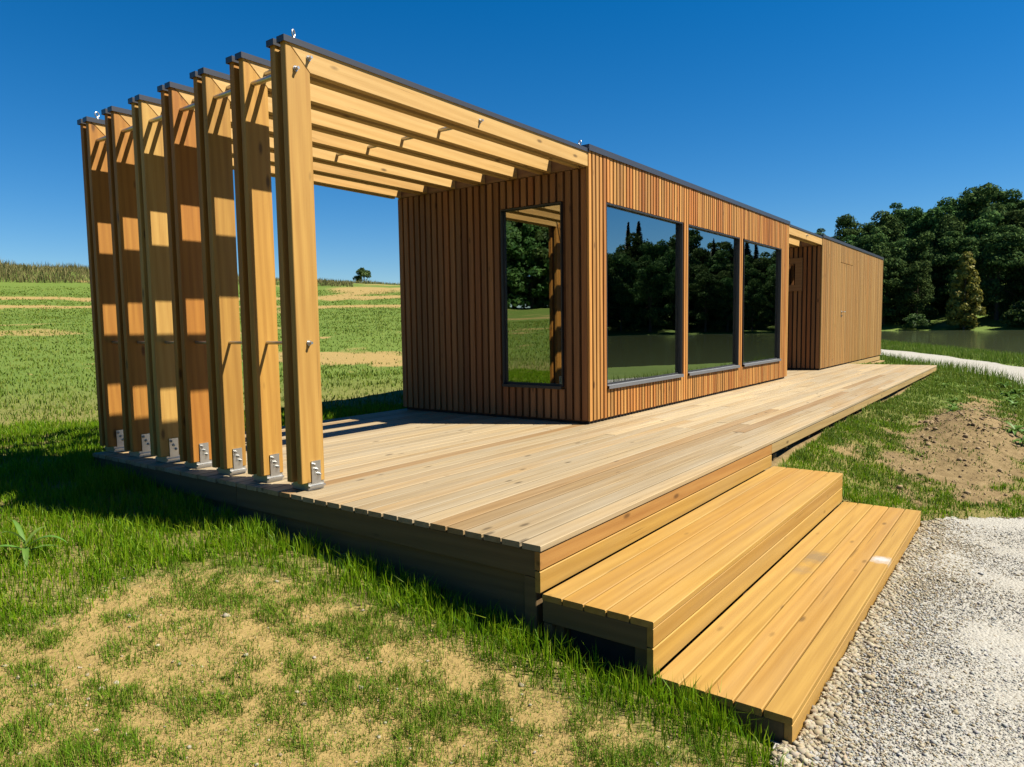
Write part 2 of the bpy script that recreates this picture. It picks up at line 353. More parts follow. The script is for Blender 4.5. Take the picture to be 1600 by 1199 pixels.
M_GRASS_F = foliage('meadow_blade', [(.055, .105, .009), (.085, .140, .012), (.115, .160, .018), (.15, .165, .032)], .3, .6, 0)
M_DRY = foliage('dry_tall_grass', [(0.0750, 0.0750, 0.0225), (0.1275, 0.1125, 0.0413), (0.1800, 0.1500, 0.0638), (0.0675, 0.0900, 0.0225)], .3, .7, 0)
M_WEED = foliage('weed_leaf', [(.050, .105, .018), (.075, .145, .024), (.10, .17, .035)], .3, .5, .2)

def ground_mat():
    m, n, l, b = mat_new('meadow_soil')
    at = n.new('ShaderNodeAttribute'); at.attribute_name = 'soil'
    at2 = n.new('ShaderNodeAttribute'); at2.attribute_name = 'kind'
    tc = n.new('ShaderNodeTexCoord')
    def noise(s, d=6, r=.6):
        x = n.new('ShaderNodeTexNoise'); x.inputs['Scale'].default_value = s; x.inputs['Detail'].default_value = d; x.inputs['Roughness'].default_value = r
        l.new(tc.outputs['Object'], x.inputs['Vector']); return x.outputs[0]
    nm = noise(24, 6, .75); nf = noise(9, 8, .7); nb = noise(.35, 5); ng = noise(60, 4)
    at3 = n.new('ShaderNodeAttribute'); at3.attribute_name = 'sward'
    gmix = math_n(n, l, 'ADD', math_n(n, l, 'MULTIPLY', nf, .5), math_n(n, l, 'MULTIPLY', nb, .5))
    gr = ramp(n, [(.25, (.050, .082, .014)), (.5, (.074, .112, .020)), (.78, (.110, .140, .032))]); l.new(gmix, gr.inputs[0])
    th = ramp(n, [(.25, (.075, .062, .022)), (.5, (.145, .115, .042)), (.78, (.24, .185, .072))]); l.new(nm, th.inputs[0])
    sward = mix_rgb(n, l, at3.outputs['Fac'], th.outputs[0], gr.outputs[0])
    so = ramp(n, [(.28, (.105, .070, .024)), (.48, (.205, .146, .054)), (.74, (.275, .200, .080))]); l.new(math_n(n, l, 'ADD', math_n(n, l, 'MULTIPLY', nm, .6), math_n(n, l, 'MULTIPLY', ng, .4)), so.inputs[0])
    di = ramp(n, [(.25, (.070, .048, .022)), (.5, (.135, .096, .046)), (.75, (.20, .148, .076))]); l.new(nf, di.inputs[0])
    soil = mix_rgb(n, l, at2.outputs['Fac'], so.outputs[0], di.outputs[0])
    f = math_n(n, l, 'ADD', at.outputs['Fac'], math_n(n, l, 'MULTIPLY', math_n(n, l, 'SUBTRACT', math_n(n, l, 'MULTIPLY_ADD', nm, .7, math_n(n, l, 'MULTIPLY', nf, .3)), .5), 1.8))
    fr = ramp(n, [(.30, (0, 0, 0)), (.55, (1, 1, 1))]); l.new(f, fr.inputs[0])
    l.new(mix_rgb(n, l, fr.outputs[0], sward, soil), b.inputs['Base Color'])
    b.inputs['Roughness'].default_value = .95; b.inputs['Specular IOR Level'].default_value = .1
    bp = n.new('ShaderNodeBump'); bp.inputs['Strength'].default_value = .7; bp.inputs['Distance'].default_value = .03
    l.new(math_n(n, l, 'ADD', nf, math_n(n, l, 'MULTIPLY', ng, .35)), bp.inputs['Height']); l.new(bp.outputs[0], b.inputs['Normal'])
    return m
def gravel_mat():
    m, n, l, b = mat_new('limestone_gravel')
    tc = n.new('ShaderNodeTexCoord'); vo = n.new('ShaderNodeTexVoronoi'); vo.inputs['Scale'].default_value = 75; l.new(tc.outputs['Object'], vo.inputs['Vector'])
    no = n.new('ShaderNodeTexNoise'); no.inputs['Scale'].default_value = 2.2; no.inputs['Detail'].default_value = 6; l.new(tc.outputs['Object'], no.inputs['Vector'])
    c1 = ramp(n, [(0, (0.1848, 0.1815, 0.1683)), (.5, (0.2442, 0.2409, 0.2244)), (1, (0.2970, 0.2937, 0.2772))]); l.new(vo.outputs['Color'], c1.inputs[0])
    c2 = mix_rgb(n, l, no.outputs[0], c1.outputs[0], (0.2376, 0.2211, 0.1848))
    l.new(c2, b.inputs['Base Color']); b.inputs['Roughness'].default_value = .9; b.inputs['Specular IOR Level'].default_value = .15
    bp = n.new('ShaderNodeBump'); bp.inputs['Strength'].default_value = .8; bp.inputs['Distance'].default_value = .008; bp.invert = True
    l.new(vo.outputs['Distance'], bp.inputs['Height']); l.new(bp.outputs[0], b.inputs['Normal'])
    return m
def stone_mat(name, cols):
    m, n, l, b = mat_new(name)
    ge = n.new('ShaderNodeNewGeometry'); k = len(cols); r = ramp(n, [(i / (k - 1), c) for i, c in enumerate(cols)]); l.new(ge.outputs['Random Per Island'], r.inputs[0])
    tc = n.new('ShaderNodeTexCoord'); tx = n.new('ShaderNodeTexNoise'); tx.inputs['Scale'].default_value = 120; l.new(tc.outputs['Object'], tx.inputs['Vector'])
    l.new(mix_rgb(n, l, .35, r.outputs[0], mix_rgb(n, l, 1.0, r.outputs[0], tx.outputs['Color'], 'MULTIPLY')), b.inputs['Base Color'])
    b.inputs['Roughness'].default_value = .85; b.inputs['Specular IOR Level'].default_value = .2
    return m
def water_mat():
    m, n, l, b = mat_new('pond_water')
    b.inputs['Base Color'].default_value = (.058, .072, .036, 1); b.inputs['Roughness'].default_value = .06; b.inputs['IOR'].default_value = 1.33
    tc = n.new('ShaderNodeTexCoord'); mp = n.new('ShaderNodeMapping'); mp.inputs['Scale'].default_value = (.7, 2.2, 1); l.new(tc.outputs['Object'], mp.inputs['Vector'])
    tx = n.new('ShaderNodeTexNoise'); tx.inputs['Scale'].default_value = 1.6; tx.inputs['Detail'].default_value = 4; l.new(mp.outputs[0], tx.inputs['Vector'])
    bp = n.new('ShaderNodeBump'); bp.inputs['Strength'].default_value = .12; bp.inputs['Distance'].default_value = .06; l.new(tx.outputs[0], bp.inputs['Height']); l.new(bp.outputs[0], b.inputs['Normal'])
    return m

# ------------------------------------------------------------------ object helpers
BASE = {}
def props(o, label=None, cat=None, group=None, kind=None):
    if label: o['label'] = label
    if cat: o['category'] = cat
    if group: o['group'] = group
    if kind: o['kind'] = kind
    return o
def empty(name, loc, label, cat, group=None):
    o = bpy.data.objects.new(name, None); COL.objects.link(o); o.location = loc; o.empty_display_size = .2
    BASE[o] = Vector(loc); return props(o, label, cat, group)
def link(name, me, m, loc, parent=None):
    o = bpy.data.objects.new(name, me); COL.objects.link(o)
    if m is not None and not me.materials: me.materials.append(m)
    loc = Vector(loc); BASE[o] = loc
    if parent is not None: o.parent = parent; o.location = loc - BASE[parent]
    else: o.location = loc
    return o
_cache = {}
def board_mesh(axis, sx, sy, sz, ch, m):
    key = (axis, round(sx, 4), round(sy, 4), round(sz, 4), ch, m.name)
    if key in _cache: return _cache[key]
    s = [sx / 2, sy / 2, sz / 2]; a = axis; u, v = [(1, 2), (2, 0), (0, 1)][a]
    c = min(ch, s[u] * .6, s[v] * .6)
    prof = [(s[u], s[v] - c), (s[u] - c, s[v]), (-s[u] + c, s[v]), (-s[u], s[v] - c), (-s[u], -s[v] + c), (-s[u] + c, -s[v]), (s[u] - c, -s[v]), (s[u], -s[v] + c)]
    vs = []
    for e in (-1, 1):
        for (pu, pv) in prof:
            q = [0, 0, 0]; q[a] = e * s[a]; q[u] = pu; q[v] = pv; vs.append(q)
    fs = [(i, (i + 1) % 8, 8 + (i + 1) % 8, 8 + i) for i in range(8)] + [tuple(range(7, -1, -1)), tuple(range(8, 16))]
    me = bpy.data.meshes.new('plank'); me.from_pydata(vs, [], fs); me.update(); me.materials.append(m)
    _cache[key] = me; return me
def board(name, axis, x0, x1, y0, y1, z0, z1, m, parent=None, ch=.003):
    me = board_mesh(axis, x1 - x0, y1 - y0, z1 - z0, ch, m)
    return link(name, me, m, ((x0 + x1) / 2, (y0 + y1) / 2, (z0 + z1) / 2), parent)
def boxes_mesh(name, boxes, m, parent, origin=(0, 0, 0)):
    vs, fs = [], []
    ox, oy, oz = origin
    for (x0, x1, y0, y1, z0, z1) in boxes:
        k = len(vs)
        vs += [(x - ox, y - oy, z - oz) for z in (z0, z1) for (x, y) in ((x0, y0), (x1, y0), (x1, y1), (x0, y1))]
        fs += [(k, k + 3, k + 2, k + 1), (k + 4, k + 5, k + 6, k + 7)] + [(k + i, k + (i + 1) % 4, k + 4 + (i + 1) % 4, k + 4 + i) for i in range(4)]
    me = bpy.data.meshes.new(name); me.from_pydata(vs, [], fs); me.update()
    return link(name, me, m, origin, parent)
def prism(name, poly, y0, y1, m, parent, bev=.003):
    """polygon in x,z extruded along y"""
    cx = sum(p[0] for p in poly) / len(poly); cz = sum(p[1] for p in poly) / len(poly); cy = (y0 + y1) / 2
    bm = bmesh.new()
    a = [bm.verts.new((x - cx, y0 - cy, z - cz)) for x, z in poly]; b = [bm.verts.new((x - cx, y1 - cy, z - cz)) for x, z in poly]
    bm.faces.new(a); bm.faces.new(b[::-1]); k = len(poly)
    for i in range(k): bm.faces.new((a[(i + 1) % k], a[i], b[i], b[(i + 1) % k]))
    bmesh.ops.recalc_face_normals(bm, faces=bm.faces)
    bmesh.ops.bevel(bm, geom=list(bm.edges), offset=bev, segments=1, affect='EDGES')
    me = bpy.data.meshes.new(name); bm.to_mesh(me); bm.free()
    return link(name, me, m, (cx, cy, cz), parent)
def rod_mesh(bm, p, q, r, seg=12):
    p, q = Vector(p), Vector(q); d = (q - p); L = d.length
    mt = Matrix.Translation((p + q) / 2) @ d.to_track_quat('Z', 'Y').to_matrix().to_4x4()
    bmesh.ops.create_cone(bm, cap_ends=True, segments=seg, radius1=r, radius2=r, depth=L, matrix=mt)
def bm_obj(name, bm, m, loc, parent, smooth=False):
    me = bpy.data.meshes.new(name); bm.to_mesh(me); bm.free()
    if smooth:
        for p in me.polygons: p.use_smooth = True
    return link(name, me, m, loc, parent)
def tri_mesh(name, verts, tris):
    me = bpy.data.meshes.new(name); nv, nt = len(verts), len(tris)
    me.vertices.add(nv); me.vertices.foreach_set('co', np.ascontiguousarray(verts, np.float32).ravel())
    k = tris.shape[1]
    me.loops.add(nt * k); me.loops.foreach_set('vertex_index', np.ascontiguousarray(tris, np.int32).ravel())
    me.polygons.add(nt); me.polygons.foreach_set('loop_start', np.arange(0, nt * k, k, dtype=np.int32))
    me.update(calc_edges=True); return me

# ================================================================== THE SETTING
def build_ground():
    n = 400
    t = np.linspace(-1, 1, n)
    k = 7.2
    ax = np.sinh(k * t) / np.sinh(k) * 700
    # finer step around the cabin: add a linear term
    ax = ax + t * 9
    X, Y = np.meshgrid(ax - 2.0, ax - 0.6, indexing='ij')
    Z = ground(X, Y)
    vs = np.stack([X, Y, Z], -1).reshape(-1, 3)
    i = np.arange(n - 1)[:, None] * n + np.arange(n - 1)[None, :]
    q = np.stack([i, i + n, i + n + 1, i + 1], -1).reshape(-1, 4)
    me = tri_mesh('ground', vs, q)
    a = me.attributes.new('soil', 'FLOAT', 'POINT'); a.data.foreach_set('value', soil_mask(X, Y).ravel().astype(np.float32))
    dirt = np.maximum(np.exp(-(((X - 3.4) / 4.5) ** 2 + ((Y + 2.8) / 1.2) ** 2)), ((X > -P) & (X < XD) & (Y > -D) & (Y < YB)) * 1.0); a = me.attributes.new('kind', 'FLOAT', 'POINT'); a.data.foreach_set('value', np.clip(dirt * 1.4, 0, 1).ravel().astype(np.float32))
    cd = np.hypot(X - CAM.x, Y - CAM.y); a = me.attributes.new('sward', 'FLOAT', 'POINT'); a.data.foreach_set('value', (.15 + .85 * sstep(6.5, 15, cd)).ravel().astype(np.float32))
    me.polygons.foreach_set('use_smooth', np.ones(len(me.polygons), bool))
    o = link('ground', me, ground_mat(), (0, 0, 0)); props(o, 'grassy meadow with sandy yellow patches rising to a low ridge', 'ground', kind='structure')
build_ground()

def build_path():
    vs, fs = [], []
    tan = np.gradient(PP, axis=0); tan /= np.linalg.norm(tan, axis=1)[:, None]; nor = np.stack([-tan[:, 1], tan[:, 0]], 1)
    cols = 9
    for j, (p, nn) in enumerate(zip(PP, nor)):
        for c in range(cols):
            w = 1.42 + .14 * math.sin(j * .9) * (c in (0, cols - 1))
            vs.append(tuple(p + nn * w * (c / (cols - 1) * 2 - 1)))
    for j in range(len(PP) - 1):
        for c in range(cols - 1): fs.append((j * cols + c, j * cols + c + 1, (j + 1) * cols + c + 1, (j + 1) * cols + c))
    V = np.array(vs); Z = ground(V[:, 0], V[:, 1]) + .03
    V = np.column_stack([V, Z])
    me = tri_mesh('gravel_path', V, np.array(fs)[:, ::-1])
    o = link('gravel_path', me, gravel_mat(), (0, 0, 0)); props(o, 'pale limestone path curving away towards the lake', 'path', kind='structure')
    # the gravelled apron before the steps
    gx = np.arange(-5.4, 2.8, .035); gy = np.arange(-7.5, -2.6, .035)
    X, Y = np.meshgrid(gx, gy, indexing='ij'); sd = poly_sdf(X, Y, GRAVEL_POLY) + (fbm(X * 3, Y * 3, 41) - .5) * .16 + (fbm(X * 14, Y * 14, 43, 3) - .5) * .14
    Z = ground(X, Y) + .012 + (fbm(X * 3, Y * 3, 44) - .5) * .012
    n1, n2 = X.shape; i = np.arange(n1 - 1)[:, None] * n2 + np.arange(n2 - 1)[None, :]
    q = np.stack([i, i + n2, i + n2 + 1, i + 1], -1).reshape(-1, 4)
    keep = (sd.ravel()[q] < .02).all(1)
    me = tri_mesh('gravel_apron', np.stack([X, Y, Z], -1).reshape(-1, 3), q[keep])
    o = link('gravel_apron', me, bpy.data.materials['limestone_gravel'], (0, 0, 0)); props(o, 'gravelled ground in front of the steps', 'gravel', kind='structure')
build_path()

def build_lake():
    c = LAKE.mean(0); vs = [(*c, LAKE_Z)] + [(c[0] + (p[0] - c[0]) * 1.06, c[1] + (p[1] - c[1]) * 1.06, LAKE_Z) for p in LAKE]
    k = len(LAKE); fs = [(0, i + 1, (i + 1) % k + 1) for i in range(k)]
    me = bpy.data.meshes.new('lake'); me.from_pydata(vs, [], fs); me.update()
    o = link('lake', me, water_mat(), (0, 0, 0)); props(o, 'still dark green lake beyond the path', 'lake', kind='structure')
    bm = bmesh.new(); bm.from_mesh(me); bmesh.ops.recalc_face_normals(bm, faces=bm.faces)
    if sum(f.normal.z for f in bm.faces) < 0: bmesh.ops.reverse_faces(bm, faces=bm.faces)
    bm.to_mesh(me); bm.free()
build_lake()

# ================================================================== DECK AND STEPS
deck = empty('timber_deck', (-P, -D, 0), 'weathered larch plank deck that carries the pergola and cabins', 'deck')
def build_deck():
    pitch = (YB + D) / 39.0; gap = .0105; th = .027
    R = random.Random(3)
    for i in range(39):
        y0 = -D + i * pitch; y1 = y0 + pitch - gap
        inside_ok = []
        x = -P + R.uniform(-.003, .003)
        cuts = [x]
        first = R.choice([2.9, 3.6, 4.1, 4.9, 5.4]); cx = -P + first
        while cx < XD - 1.2:
            cuts.append(cx); cx += R.choice([3.0, 3.9, 4.2])
        cuts.append(XD)
        for j in range(len(cuts) - 1):
            a, b = cuts[j], cuts[j + 1] - (.004 if j < len(cuts) - 2 else 0)
            if y0 > .12:            # under the cabins nothing of the planks shows
                if a >= -.02 and b <= L1 - .3: continue
                if a >= L2S + .3: continue
                if a < 0 < b and y0 > .2: b = min(b, .25)
                if a < L2S + .3 < b: b = L2S + .3
                if 0 <= a < L1 - .3 < b: a = L1 - .3
            if b - a < .15: continue
            mat = M_DECK
            if i in (4, 5) and j == 0: mat = M_DECK_BROWN
            if R.random() < .09: mat = M_DECK_BROWN
            dz = R.uniform(-.0012, .0012)
            o = board('plank', 0, a, b, y0, y1, -th + dz, dz, mat, deck, ch=.003)
            o.rotation_euler = (R.uniform(-.004, .004), 0, R.uniform(-.0006, .0006))
    # front fascia, lengths butted
    z0, z1 = -.112, -.031
    cuts = [-P + .004, SR + .0, 3.1, 6.3, 9.2, XD - .004]
    for j in range(5):
        board('fascia', 0, cuts[j], cuts[j + 1] - .004, -D + .006, -D + .034, z0, z1, M_FASC_O if j == 0 else M_FASC, deck)
    # end boards below the plank ends
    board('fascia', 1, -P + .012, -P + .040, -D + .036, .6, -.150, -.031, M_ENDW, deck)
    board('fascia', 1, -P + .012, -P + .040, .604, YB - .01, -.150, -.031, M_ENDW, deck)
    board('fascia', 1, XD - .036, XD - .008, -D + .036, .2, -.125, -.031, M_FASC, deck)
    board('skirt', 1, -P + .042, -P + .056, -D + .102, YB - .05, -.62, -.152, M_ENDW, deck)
    board('skirt', 0, -P + .114, XD - .1, -D + .10, -D + .112, -.62, -.156, M_MEMB, deck)  # added black sheet standing in for the dark void under the deck
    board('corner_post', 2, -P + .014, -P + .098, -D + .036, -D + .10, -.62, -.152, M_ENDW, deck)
    # joists and pad posts underneath
    for x in np.arange(-P + .1, XD, .75):
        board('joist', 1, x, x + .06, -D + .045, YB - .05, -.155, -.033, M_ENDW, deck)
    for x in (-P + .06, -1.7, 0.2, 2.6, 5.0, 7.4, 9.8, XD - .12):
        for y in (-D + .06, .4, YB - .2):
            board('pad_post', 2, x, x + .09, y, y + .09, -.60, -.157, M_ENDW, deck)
build_deck()

steps = empty('wooden_steps', (-P, -S2Y, -.55), 'two broad pale larch steps leading up to the deck', 'steps')
def build_steps():
    R = random.Random(8)
    th = .028
    xl, xr = -P + .002, SR
    def tread_row(ya, yb, z, tag):
        n = 5; w = (ya - yb) / n
        for i in range(n):
            y1 = ya - i * w - .003; y0 = ya - (i + 1) * w + .003
            mat = M_STEP
            if tag == 2 and i == 4: mat = M_STEP_W
            if tag == 2 and i == 1: mat = M_STEP_D
            o = board('tread', 0, xl + R.uniform(-.002, .002), xr + R.uniform(-.003, .003), y0, y1, z - th, z, mat, steps, ch=.0035)
    tread_row(-D - .002, -S1Y, S1Z, 1)
    tread_row(-S1Y - .002, -S2Y, S2Z, 2)
    # risers: deck to first step, first to second, second to the gravel
    board('riser', 0, xl + .002, xr - .002, -D + .006, -D + .033, S1Z - .002, -.1175, M_STEP, steps)
    board('riser', 0, xl + .002, xr - .002, -S1Y + .004, -S1Y + .031, -.316, S1Z - th - .001, M_STEP, steps)
    board('riser', 0, xl + .002, xr - .002, -S1Y + .004, -S1Y + .031, S2Z - .002, -.3205, M_STEP, steps)
    board('riser', 0, xl + .002, xr - .002, -S2Y + .004, -S2Y + .031, -.56, S2Z - th - .001, M_STEP, steps)
    # side boards of the steps, left and right
    for x in (xl + .004, xr - .032):
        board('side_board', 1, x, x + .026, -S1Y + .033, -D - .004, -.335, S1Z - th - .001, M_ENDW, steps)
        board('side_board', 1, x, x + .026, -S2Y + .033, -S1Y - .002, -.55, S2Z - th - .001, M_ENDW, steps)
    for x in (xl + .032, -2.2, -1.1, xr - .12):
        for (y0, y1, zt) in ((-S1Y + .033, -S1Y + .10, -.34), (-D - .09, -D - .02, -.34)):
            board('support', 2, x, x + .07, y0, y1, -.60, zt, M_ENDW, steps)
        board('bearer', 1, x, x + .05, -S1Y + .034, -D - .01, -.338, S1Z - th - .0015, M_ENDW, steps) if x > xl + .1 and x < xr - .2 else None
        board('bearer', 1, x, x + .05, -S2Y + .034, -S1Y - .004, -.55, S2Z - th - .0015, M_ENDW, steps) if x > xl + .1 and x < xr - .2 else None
    board('skirt', 1, xl + .075, xl + .087, -S1Y + .11, -D - .1, -.60, -.340, M_MEMB, steps)  # black sheet added so the gap below the step reads as deep shade
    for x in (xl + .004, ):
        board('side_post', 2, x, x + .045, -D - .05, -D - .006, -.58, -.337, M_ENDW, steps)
build_steps()

# ================================================================== CABINS
def slat_wall_front(parent, x0, x1, holes, m, pitch=.0687, w=.0475, z0=.035, z1=2.545, depth=.028, seed=1, yf=0.0, door=None, door_part=None):
    """vertical slats on a wall facing -Y, broken by the holes (xa, xb, za, zb)"""
    R = random.Random(seed); n = int(round((x1 - x0 - w) / pitch)); pitch = (x1 - x0 - w) / n
    for i in range(n + 1):
        a = x0 + i * pitch; b = a + w; mid = (a + b) / 2
        segs = [(z0, z1)]
        for (xa, xb, za, zb) in holes:
            if xa - w * .35 < mid < xb + w * .35: segs = [(z0, za), (zb, z1)]
        dr = door and door[0] < mid < door[1]
        if dr: segs = [(z0, door[2] - .006), (door[2] + .006, z1)]
        for s, (c, d) in enumerate(segs):
            jz = R.uniform(-.002, .002); jy = R.uniform(-.0018, .0018)
            board('slat', 2, a, b, yf + jy, yf + depth, c + jz, d, m, door_part if (dr and s == 0 and door_part) else parent, ch=.0025)
def slat_wall_end(parent, y0, y1, holes, m, pitch=.0852, w=.058, z0=.035, z1=2.392, depth=.028, seed=2, xf=0.0, sgn=1):
    R = random.Random(seed); n = int(round((y1 - y0 - w) / pitch)); pitch = (y1 - y0 - w) / n
    for i in range(n + 1):
        a = y0 + i * pitch; b = a + w; mid = (a + b) / 2
        segs = [(z0, z1)]
        for (ya, yb, za, zb) in holes:
            if ya - w * .35 < mid < yb + w * .35: segs = [(z0, za), (zb, z1)]
        for (c, d) in segs:
            j = R.uniform(-.0018, .0018)
            xs = (xf + j, xf + depth) if sgn > 0 else (xf - depth, xf + j)
            board('slat', 2, xs[0], xs[1], a, b, c + R.uniform(-.002, .002), d, m, parent, ch=.0025)
def pane(name, x0, x1, y0, y1, z0, z1, parent):
    return boxes_mesh(name, [(x0, x1, y0, y1, z0, z1)], M_GLASS, parent, ((x0 + x1) / 2, (y0 + y1) / 2, (z0 + z1) / 2))
def roof_cap(parent, x0, x1, y0, y1, zt, hgt=.055, w=.10):
    boxes_mesh('roof_flashing', [(x0, x1, y0, y0 + w, zt - hgt, zt), (x0, x1, y1 - w, y1, zt - hgt, zt),
                                 (x0, x0 + w, y0 + w, y1 - w, zt - hgt, zt), (x1 - w, x1, y0 + w, y1 - w, zt - hgt, zt)], M_CAP, parent, (x0, y0, zt))

cabin = empty('timber_cabin', (0, 0, 0), 'long larch-slatted cabin with three large dark front windows beside the pergola', 'cabin')
WINS = [(.325, 2.150), (2.318, 4.122), (4.306, 6.100)]; WZ0, WZ1 = .345, 2.118
EW = (.305, 1.035, .352, 2.118)
def build_cabin():
    d = .030; t = .12
    # wall cores: boxes around the openings (behind the slats)
    bx = []
    xs = [d + .001] + [v for w in WINS for v in w] + [L1 - d - .001]
    bx.append((xs[0], xs[-1], d, t, WZ1, 2.54)); bx.append((xs[0], xs[-1], d, t, .02, WZ0))
    for i in range(0, len(xs), 2): bx.append((xs[i], xs[i + 1], d, t, WZ0 + .0005, WZ1 - .0005))
    boxes_mesh('wall', bx, M_BACK, cabin, (0, d, 0))
    e = [(d, t, t + .001, W - d, EW[3], 2.54), (d, t, t + .001, W - d, .02, EW[2]), (d, t, t + .001, EW[0], EW[2] + .0005, EW[3] - .0005), (d, t, EW[1], W - d, EW[2] + .0005, EW[3] - .0005)]
    boxes_mesh('wall', e, M_BACK, cabin, (d, t, 0))
    boxes_mesh('wall', [(L1 - t, L1 - d, t + .001, W - d, .02, 2.54)], M_MEMB, cabin, (L1 - t, t, 0))
    boxes_mesh('wall', [(t + .001, L1 - t - .001, W - t, W - d, .02, 2.54)], M_MEMB, cabin, (t, W - t, 0))
    boxes_mesh('ceiling', [(t + .002, L1 - t - .002, t + .002, W - t - .002, 2.42, 2.53)], M_INT, cabin, (t, t, 2.42))
    boxes_mesh('floor', [(t + .002, L1 - t - .002, t + .002, W - t - .002, .03, .09)], M_INT, cabin, (t, t, .03))
    boxes_mesh('wall_lining', [(t + .003, L1 - t - .003, W - t - .016, W - t - .004, .092, 2.418)], M_INT, cabin, (t, W - t, .092))
    slat_wall_front(cabin, 0.001, L1 - .001, [(a, b, WZ0 - .03, WZ1 + .004) for a, b in WINS], M_SLAT)
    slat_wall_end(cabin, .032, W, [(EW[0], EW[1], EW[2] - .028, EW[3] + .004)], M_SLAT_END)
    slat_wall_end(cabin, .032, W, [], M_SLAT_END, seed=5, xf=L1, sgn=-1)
    # header board over the end walls, between the beams
    board('header_board', 1, .004, .029, .034, W - .002, 2.398, 2.543, M_HEADER, cabin)
    board('header_board', 1, L1 - .029, L1 - .004, .034, W - .002, 2.398, 2.543, M_HEADER, cabin)
    roof_cap(cabin, -.012, L1 + .012, -.014, W + .012, H)
    boxes_mesh('roof', [(.09, L1 - .09, .09, W - .09, 2.541, 2.575)], M_ROOFING, cabin, (.09, .09, 2.541))
    board('base_rail', 0, .03, L1 - .03, .034, .06, .003, .034, M_MEMB, cabin)
    board('base_rail', 1, .034, .06, .062, W - .03, .003, .034, M_MEMB, cabin)
    for (a, b) in WINS:
        w = link('window', bpy.data.meshes.new('window'), None, (a, .085, WZ0), cabin) if False else None
        f = .022
        fr = boxes_mesh('window', [(a + .002, a + f, .034, .074, WZ0, WZ1), (b - f, b - .002, .034, .074, WZ0, WZ1), (a + f, b - f, .034, .074, WZ0, WZ0 + f), (a + f, b - f, .078, .118, WZ1 - f, WZ1),
                                   (a + .001, a + .012, -.002, .034, WZ0 + .002, WZ1 - .002), (b - .012, b - .001, -.002, .034, WZ0 + .002, WZ1 - .002), (a + .012, b - .012, -.002, .034, WZ1 - .014, WZ1 - .002)], M_FRAME, cabin, (a, .1, WZ0))
        pane('pane', a + f - .004, b - f + .004, .040, .048, WZ0 + f - .004, WZ1 - f + .004, fr)
        # sheet-metal sill, front edge folded down
        boxes_mesh('sill', [(a + .004, b - .004, -.026, .039, WZ0 - .004, WZ0 + .004), (a + .004, b - .004, -.026, -.023, WZ0 - .030, WZ0 - .0045)], M_SILL, fr, (a, 0, WZ0))
    a, b, z0, z1 = EW; f = .022
    fr = boxes_mesh('window', [(.034, .074, a + .002, a + f, z0, z1), (.034, .074, b - f, b - .002, z0, z1), (.034, .074, a + f, b - f, z0, z0 + f), (.034, .074, a + f, b - f, z1 - f, z1),
                               (-.002, .034, a + .001, a + .012, z0, z1), (-.002, .034, b - .012, b - .001, z0, z1), (-.002, .034, a + .012, b - .012, z1 - .014, z1 - .002)], M_FRAME, cabin, (.1, a, z0))
    pane('pane', .040, .048, a + f - .004, b - f + .004, z0 + f - .004, z1 - f + .004, fr)
    boxes_mesh('sill', [(-.022, .033, a + .004, b - .004, z0 - .006, z0 + .002), (-.022, -.019, a + .004, b - .004, z0 - .026, z0 - .0065)], M_FRAME, fr, (0, a, z0))
build_cabin()

